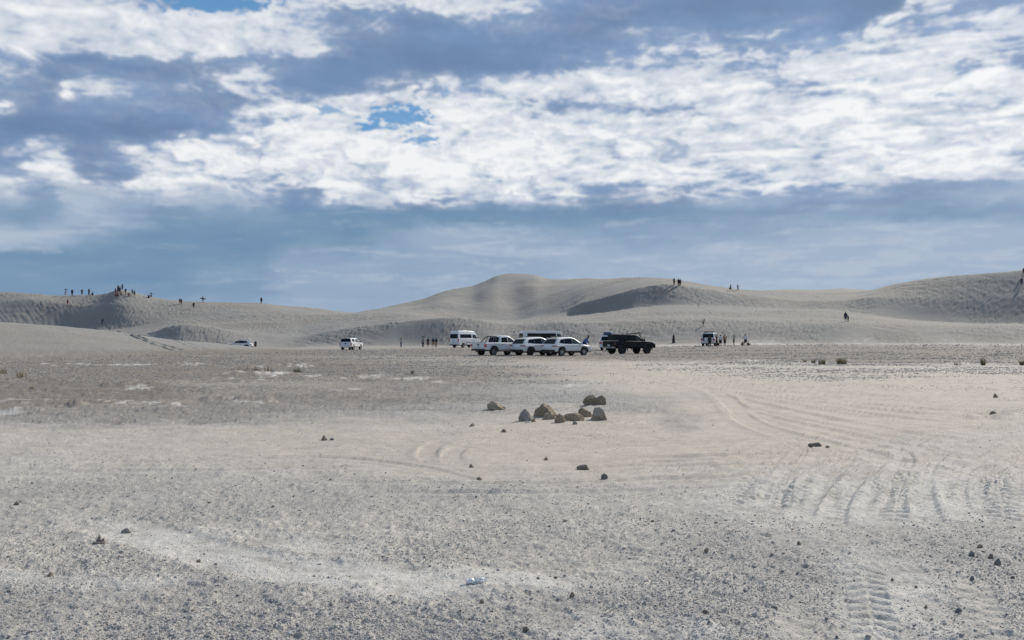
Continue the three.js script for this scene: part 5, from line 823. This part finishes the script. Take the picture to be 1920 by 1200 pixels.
// face: 0 looks towards the viewer, 180 away
for (const a of [
  // beside the vehicles
  ['woman in long blue skirt and pale top, arms raised, right of the canopy pickup', 752, 651, 17.5, 'photo', 120, { top: 'light', legs: 'denim', long: true, longhair: true, group: PC }],
  ['person in dark trousers holding a black umbrella, left of the tall van', 793, 651, 17, 'hold', 170, { top: 'grey', legs: 'navy', long: true, sleeves: true, group: PC }],
  ['person in black shirt and dark red shorts holding a camera up, left of the van', 802.5, 651, 17.5, 'photo', 175, { top: 'black', legs: 'maroon', group: PC }],
  ['person in navy shirt and tan shorts carrying a bag, near the van', 812, 651, 18, 'carry', 200, { top: 'navy', legs: 'tan', group: PC }],
  ['person with long dark hair, black top and tan trousers, nearest the van', 818, 651, 17, 'stand', 190, { top: 'black', legs: 'tan', long: true, longhair: true, group: PC }],
  ['person in blue shirt leaning forward behind the bonnet of the rightmost white SUV', 1096, 653, 33, 'climb', 75, { top: 'blue', sleeves: true, legs: 'navy', long: true, d: 92, group: PC }],
  ['person in a long black dress standing between the black pickup and the wagon', 1263, 643.5, 16.5, 'stand', 200, { dress: 'black', longhair: true, group: PC }],
  ['shirtless person in black shorts leaning as he climbs the slope above the wagon', 1318.5, 613, 14.5, 'climb', 130, { legs: 'black', group: PR }],
  ['person in all black standing right behind the wagon', 1330.5, 649, 20, 'stand', 180, { top: 'black', legs: 'black', long: true, sleeves: true, d: 117.5, group: PC }],
  ['person in dark clothes at the right rear corner of the wagon', 1343.8, 649, 20, 'stand', 100, { top: 'maroon', legs: 'black', long: true, d: 118.2, group: PC }],
  ['person in white shirt and black shorts right of the wagon', 1351, 648.5, 22, 'stand', 200, { top: 'white', legs: 'black', group: PC, d: 119.5 }],
  ['person in tan shirt and black shorts, hand on hip, right of the wagon', 1359, 648.5, 23, 'hips', 30, { top: 'tan', legs: 'black', group: PC, d: 119.5 }],
  ['slim person in grey top with bare legs, between the wagon group and the white-shirted pair', 1376, 648, 19.5, 'stand', 250, { top: 'grey', legs: 'black', longhair: true, group: PC, d: 121 }],
  ['person in white shirt, cap and black shorts, rightmost standing near the wagon', 1397.5, 647.5, 22, 'hips', 160, { top: 'white', legs: 'black', cap: 'grey', group: PC, d: 122 }],
  ['child in brown sitting on the sand at the feet of the rightmost white-shirted person', 1402.5, 648, 9, 'sit', 60, { top: 'brown', legs: 'brown', child: true, group: PC, d: 121 }],
  ['child in black squatting left of the rightmost white-shirted person', 1393, 648, 9, 'sit', 300, { top: 'black', legs: 'maroon', child: true, group: PC, d: 121 }],
  // dunes on the right
  ['lone figure left of the pair on the dune crest above the black pickup', 1264, 534.5, 13, 'stand', 160, { top: 'navy', legs: 'black', long: true, group: PR }],
  ['taller of the close pair on the dune crest above the black pickup', 1272.3, 536, 14, 'stand', 200, { top: 'black', legs: 'black', long: true, sleeves: true, group: PR }],
  ['shorter of the close pair on the dune crest above the black pickup', 1275.5, 536, 12.5, 'stand', 150, { top: 'maroon', legs: 'navy', long: true, group: PR }],
  ['walker with a bag, left of the two walking along the right crest', 1370, 546, 13.5, 'walk', 250, { top: 'black', legs: 'black', group: PR }],
  ['walker in dark shirt, right of the two walking along the right crest', 1383.5, 546, 13.5, 'walk', 80, { top: 'navy', legs: 'grey', group: PR }],
  ['adult in black jacket and blue shorts holding a child close, alone on the right bench', 1585.5, 603.5, 19, 'stand', 175, { top: 'black', sleeves: true, legs: 'denim', group: PR }],
  ['child in black leaning against the adult on the right bench', 1590.3, 603.5, 12.5, 'stand', 220, { top: 'black', legs: 'navy', child: true, group: PR }],
  ['person in brown top on the skyline at the right edge of the picture', 1919, 516, 13.5, 'stand', 200, { top: 'brown', legs: 'denim', group: PR }],
  ['person in denim climbing just below the skyline at the right edge', 1915.5, 535, 13, 'climb', 150, { top: 'maroon', legs: 'denim', long: true, group: PR }],
  // the left dune
  ['person under a dark umbrella, leftmost on the left skyline', 123, 554.5, 9.5, 'hold', 190, { top: 'light', legs: 'tan', group: PL }],
  ['person in dark clothes, second from the left on the left skyline', 135.3, 554.5, 12.5, 'stand', 180, { top: 'navy', legs: 'navy', long: true, sleeves: true, group: PL }],
  ['person with bare legs holding a phone up, third from the left on the left skyline', 153.7, 554, 12, 'photo', 200, { top: 'navy', legs: 'maroon', group: PL }],
  ['person in dark clothes standing beside the sitter on the left skyline', 166.7, 553.5, 13, 'stand', 160, { top: 'navy', legs: 'black', long: true, group: PL }],
  ['person sitting on the left skyline, legs stretched to the left', 174, 553.5, 6.5, 'sit', 270, { top: 'navy', legs: 'black', group: PL }],
  ['person in red standing alone below the left skyline', 126.8, 572.5, 9.5, 'stand', 170, { top: 'red', legs: 'maroon', group: PL }],
  ['figure in a dark cloak low on the left dune face', 191.5, 608, 9, 'climb', 160, { top: 'navy', legs: 'navy', long: true, sleeves: true, group: PL }],
  ['person at the left end of the peak group, brown top', 216.5, 551, 11, 'stand', 150, { top: 'brown', legs: 'maroon', group: PL }],
  ['person in long black robe in the middle of the peak group', 221.5, 546, 11.5, 'stand', 190, { dress: 'black', longhair: true, group: PL }],
  ['person in navy shirt close right of the black robe in the peak group', 224.8, 549, 11.5, 'stand', 210, { top: 'navy', legs: 'navy', long: true, group: PL }],
  ['topmost figure of the peak group, in blue, standing on the summit', 229.2, 543.5, 11.5, 'stand', 170, { top: 'blue', legs: 'navy', long: true, group: PL }],
  ['person sitting in maroon in front of the peak group', 221, 554.5, 7.5, 'sit', 10, { top: 'maroon', legs: 'maroon', group: PL }],
  ['person crouching in dark red, front left of the peak group', 217.8, 554.8, 6.5, 'sit', 330, { top: 'red', legs: 'black', group: PL }],
  ['child in navy squatting at the right front of the peak group', 227, 553, 6, 'sit', 40, { top: 'navy', legs: 'navy', child: true, group: PL }],
  ['person in blue shirt with one hand raised, right of the summit', 235.6, 553.5, 12.5, 'hold', 200, { top: 'navy', legs: 'tan', group: PL }],
  ['person sitting in black below the raised hand, on the right of the peak', 241.8, 555.5, 7.5, 'sit', 20, { top: 'navy', legs: 'black', sleeves: true, group: PL }],
  ['person in pale top, left of the teal one at the right of the peak', 248.2, 553, 10, 'stand', 190, { top: 'grey', legs: 'navy', group: PL }],
  ['person in teal shirt at the right end of the peak group', 252.2, 555, 10.5, 'stand', 180, { top: 'teal', legs: 'black', group: PL }],
  ['person sitting hunched in black beside the one with outstretched arms', 279, 558.5, 6, 'sit', 200, { top: 'black', legs: 'black', sleeves: true, group: PL }],
  ['person with arms outstretched on the slope right of the peak', 283.4, 559, 11, 'spread', 180, { top: 'grey', legs: 'navy', group: PL }],
  ['person in navy, left of the pair walking below the crest', 337.2, 571, 11.5, 'walk', 170, { top: 'navy', legs: 'tan', group: PL }],
  ['person in brown, right of the pair walking below the crest', 340, 570.5, 10.5, 'stand', 200, { top: 'brown', legs: 'navy', long: true, group: PL }],
  ['hiker in black with tan legs walking down alone, lowest of the crest walkers', 363, 579, 12, 'walk', 20, { top: 'black', legs: 'black', sleeves: true, group: PL }],
  ['person carrying a sandboard across the left crest', 380.3, 567, 12.5, 'carry', 100, { top: 'navy', legs: 'black', group: PL }],
  ['lone figure in black at the right end of the left crest', 490, 569, 12, 'stand', 175, { top: 'black', legs: 'black', long: true, sleeves: true, group: PL }],
  ['dark figure beside the half hidden white SUV', 479, 649, 10, 'stand', 200, { top: 'navy', legs: 'black', d: 157, group: PC }],
]) person(...a);
const byLabel = (s) => scene.children.find((o) => o.userData.label?.startsWith(s));
// umbrellas, board and bags that people hold
function umbrella(label, owner, mat) {
  const p = byLabel(owner), t = thing('umbrella', label, 'umbrella'), s = p.userData.s, hand = new THREE.Vector3(-0.12, 1.46, 0.22).multiplyScalar(s).applyAxisAngle(new THREE.Vector3(0, 1, 0), p.rotation.y).add(p.position);
  const g = new THREE.SphereGeometry(0.62, 16, 5, 0, 6.2832, 0, 0.95), q = g.attributes.position; for (let i = 0; i < q.count; i++) { const a = Math.atan2(q.getZ(i), q.getX(i)); q.setY(i, (q.getY(i) - 0.36) * 0.75 - 0.03 * Math.abs(Math.sin(a * 4))); }
  g.computeVertexNormals(); g.translate(0, 0.42, 0);
  obj('canopy', g, new THREE.MeshPhysicalMaterial({ color: mat.color, roughness: 0.8, side: THREE.DoubleSide }), t); obj('shaft', new THREE.CylinderGeometry(0.01, 0.01, 0.8, 6).translate(0, 0.25, 0), MAT.plastic, t); obj('handle', new THREE.TorusGeometry(0.035, 0.012, 5, 10, 3.2).rotateZ(Math.PI).translate(0.035, -0.15, 0), MAT.plastic, t);
  t.position.copy(hand);
}
umbrella('black umbrella held over the person in dark trousers left of the van', 'person in dark trousers holding', dye('black'));
umbrella('dark umbrella held over the leftmost person on the left skyline', 'person under a dark umbrella', dye('navy'));
{
  const p = byLabel('person carrying a sandboard'), t = thing('sandboard', 'sandboard carried level under the arm of the walker on the left crest', 'sandboard'), sh = new THREE.Shape(); sh.absarc(0.62, 0, 0.14, -Math.PI / 2, Math.PI / 2); sh.absarc(-0.62, 0, 0.14, Math.PI / 2, 1.5 * Math.PI);
  obj('deck', extr(sh, -0.012, 0.012, 0.005, 1), dye('brown'), t); for (const x of [-0.25, 0.25]) obj('binding', box(x - 0.06, x + 0.06, -0.1, 0.1, 0.012, 0.05), MAT.plastic, t);
  t.position.copy(new THREE.Vector3(-0.34, 0.95, 0.1).multiplyScalar(p.userData.s).applyAxisAngle(new THREE.Vector3(0, 1, 0), p.rotation.y)).add(p.position); t.rotation.y = 0.1; t.rotation.z = -0.12;
}
for (const [label, owner, lx] of [['dark bag hanging from the hand of the tan-shorted person near the van', 'person in navy shirt and tan shorts', -0.3], ['black bag hanging from the hand of the left walker on the right crest', 'walker with a bag', -0.25]]) {
  const p = byLabel(owner), t = thing('hand_bag', label, 'bag'); obj('pouch', box(-0.17, 0.17, -0.36, -0.08, -0.06, 0.06, 0.03), dye('black'), t); obj('strap', new THREE.TorusGeometry(0.09, 0.01, 5, 12, Math.PI).translate(0, -0.09, 0), dye('black'), t);
  t.position.copy(new THREE.Vector3(lx, 0.93, 0.28).multiplyScalar(p.userData.s).applyAxisAngle(new THREE.Vector3(0, 1, 0), p.rotation.y)).add(p.position); t.rotation.y = p.rotation.y + 1.2; t.scale.setScalar(p.userData.s);
}
scene.children.forEach((o) => { if (o.name.startsWith('person')) done(o); });

// ---------------------------------------------------------------- plants: dry tufts and one low green bush
function tuft(label, x, y, wpx, hpx, n, mats, seed) {
  const [X, d] = flatAt(x, y), s = d / F, rnd = seeded(seed), t = thing('grass_tuft', label, 'grass', 'grass tufts on the pan'), lists = mats.map(() => []);
  for (let k = 0; k < n; k++) {
    const a = rnd() * 6.28, r = Math.sqrt(rnd()) * wpx * s * 0.4, h = hpx * s * (0.5 + 0.5 * rnd()), lean = 0.45 * rnd() * h, w = 0.003 + d * 0.00016, b = rnd() * 6.28, x0 = Math.cos(a) * r, z0 = Math.sin(a) * r * 0.6, lx = Math.cos(a) * lean + (rnd() - 0.5) * 0.1 * h, lz = Math.sin(a) * lean, cx = Math.cos(b) * w, cz = Math.sin(b) * w;
    const P = [[x0 - cx, -0.03, z0 - cz], [x0 + cx, -0.03, z0 + cz], [x0 + lx * 0.35 + cx * 0.8, h * 0.55, z0 + lz * 0.35 + cz * 0.8], [x0 + lx * 0.35 - cx * 0.8, h * 0.55, z0 + lz * 0.35 - cz * 0.8], [x0 + lx, h, z0 + lz]];
    const v = []; for (const i of [0, 1, 2, 0, 2, 3, 3, 2, 4]) v.push(...P[i]); lists[k % mats.length].push(...v);
  }
  lists.forEach((v, i) => { const g = new THREE.BufferGeometry(); g.setAttribute('position', new THREE.Float32BufferAttribute(v, 3)); g.computeVertexNormals(); const m = obj(i ? 'dry_blades' : 'green_blades', g, mats[i], t); m.userData.kind = 'stuff'; });
  t.position.set(X, macro(x, d), -d); return t;
}
const blade = (r, g, b) => std(r, g, b, 0.9, { side: THREE.DoubleSide }), OLIVE = blade(0.13, 0.125, 0.045), STRAW = blade(0.30, 0.24, 0.13), GREEN = blade(0.06, 0.105, 0.022), DRY = blade(0.2, 0.155, 0.09);
for (const [label, x, y, w, h, n, m] of [
  ['largest olive grass tuft on the right, rightmost of the group of four', 1578, 683, 24, 14, 130, [OLIVE, STRAW]],
  ['olive grass tuft second from the right in the group of four', 1541, 684, 16, 13, 90, [OLIVE, STRAW]],
  ['thin olive grass tuft second from the left in the group of four', 1525, 681, 9, 9, 40, [OLIVE, STRAW]],
  ['small olive grass tuft at the left of the group of four', 1509, 679, 9, 7, 40, [OLIVE, STRAW]],
  ['upright yellow grass tuft alone at the far right', 1843, 685, 10, 15, 70, [OLIVE, STRAW]],
  ['low brown grass tuft left of the upright yellow tuft', 1796, 685, 16, 6, 40, [DRY, STRAW]],
  ['grass tuft cut by the right edge of the picture', 1916, 685, 10, 13, 60, [OLIVE, DRY]],
  ['low brown tuft between the vehicles and the dry stems, on gravel', 773, 701, 8, 9, 30, [OLIVE, DRY]],
  ['dry straw stems at the left end of the pale mound', 457, 698, 22, 16, 26, [DRY, STRAW]],
  ['dry straw stems in the middle of the pale mound', 480, 699, 18, 17, 26, [DRY, STRAW]],
  ['dry straw stems at the right end of the pale mound', 503, 700, 20, 15, 26, [DRY, STRAW]],
  ['brown stems near the left edge of the picture', 40, 708, 26, 18, 46, [DRY, STRAW]],
  ['brown stems cut by the left edge of the picture', 6, 702, 14, 14, 30, [DRY, STRAW]],
  ['tiny dry tuft alone on the gravel at the left', 60, 731, 8, 8, 22, [DRY, STRAW]],
  ['thin dark twigs in front of the half hidden wagon', 1126, 652, 8, 7, 16, [DRY, DRY]],
]) tuft(label, x, y, w, h, n, m, Math.floor(x * 3 + y));
{
  const [X, d] = flatAt(556, 700), t = thing('green_bush', 'low dark green bush alone on the brown gravel at the left', 'bush'), rnd = seeded(44), v = [], w = [];
  for (let k = 0; k < 900; k++) { const a = rnd() * 6.28, e = Math.acos(rnd()), r = 0.3 * Math.pow(rnd(), 0.4) * (1 + 0.25 * N2(Math.cos(a) * 1.5, Math.sin(a) * 1.5 + e)), c = [Math.cos(a) * Math.sin(e) * r, Math.cos(e) * r * 0.8, Math.sin(a) * Math.sin(e) * r], q = 0.02; for (let j = 0; j < 3; j++) v.push(c[0] + (rnd() - 0.5) * q * 2, c[1] + (rnd() - 0.5) * q * 2, c[2] + (rnd() - 0.5) * q * 2); }
  const g = new THREE.BufferGeometry(); g.setAttribute('position', new THREE.Float32BufferAttribute(v, 3)); g.computeVertexNormals(); obj('leaves', g, GREEN, t).userData.kind = 'stuff';
  for (let k = 0; k < 8; k++) { const a = k * 0.8; w.push(tube([[0, -0.03, 0], [Math.cos(a) * 0.06, 0.08, Math.sin(a) * 0.06], [Math.cos(a) * 0.16, 0.15, Math.sin(a) * 0.16]], 0.006, 4)); }
  obj('stems', w, DRY, t); t.position.set(X, macro(556, d), -d);
}
shade(scene);
{ let n = 0; scene.traverse((o) => { if (o.isMesh && !o.isInstancedMesh) n += (o.geometry.index ?? o.geometry.attributes.position).count / 3; }); console.log('triangles', Math.round(n)); }
renderer.render(scene, camera);
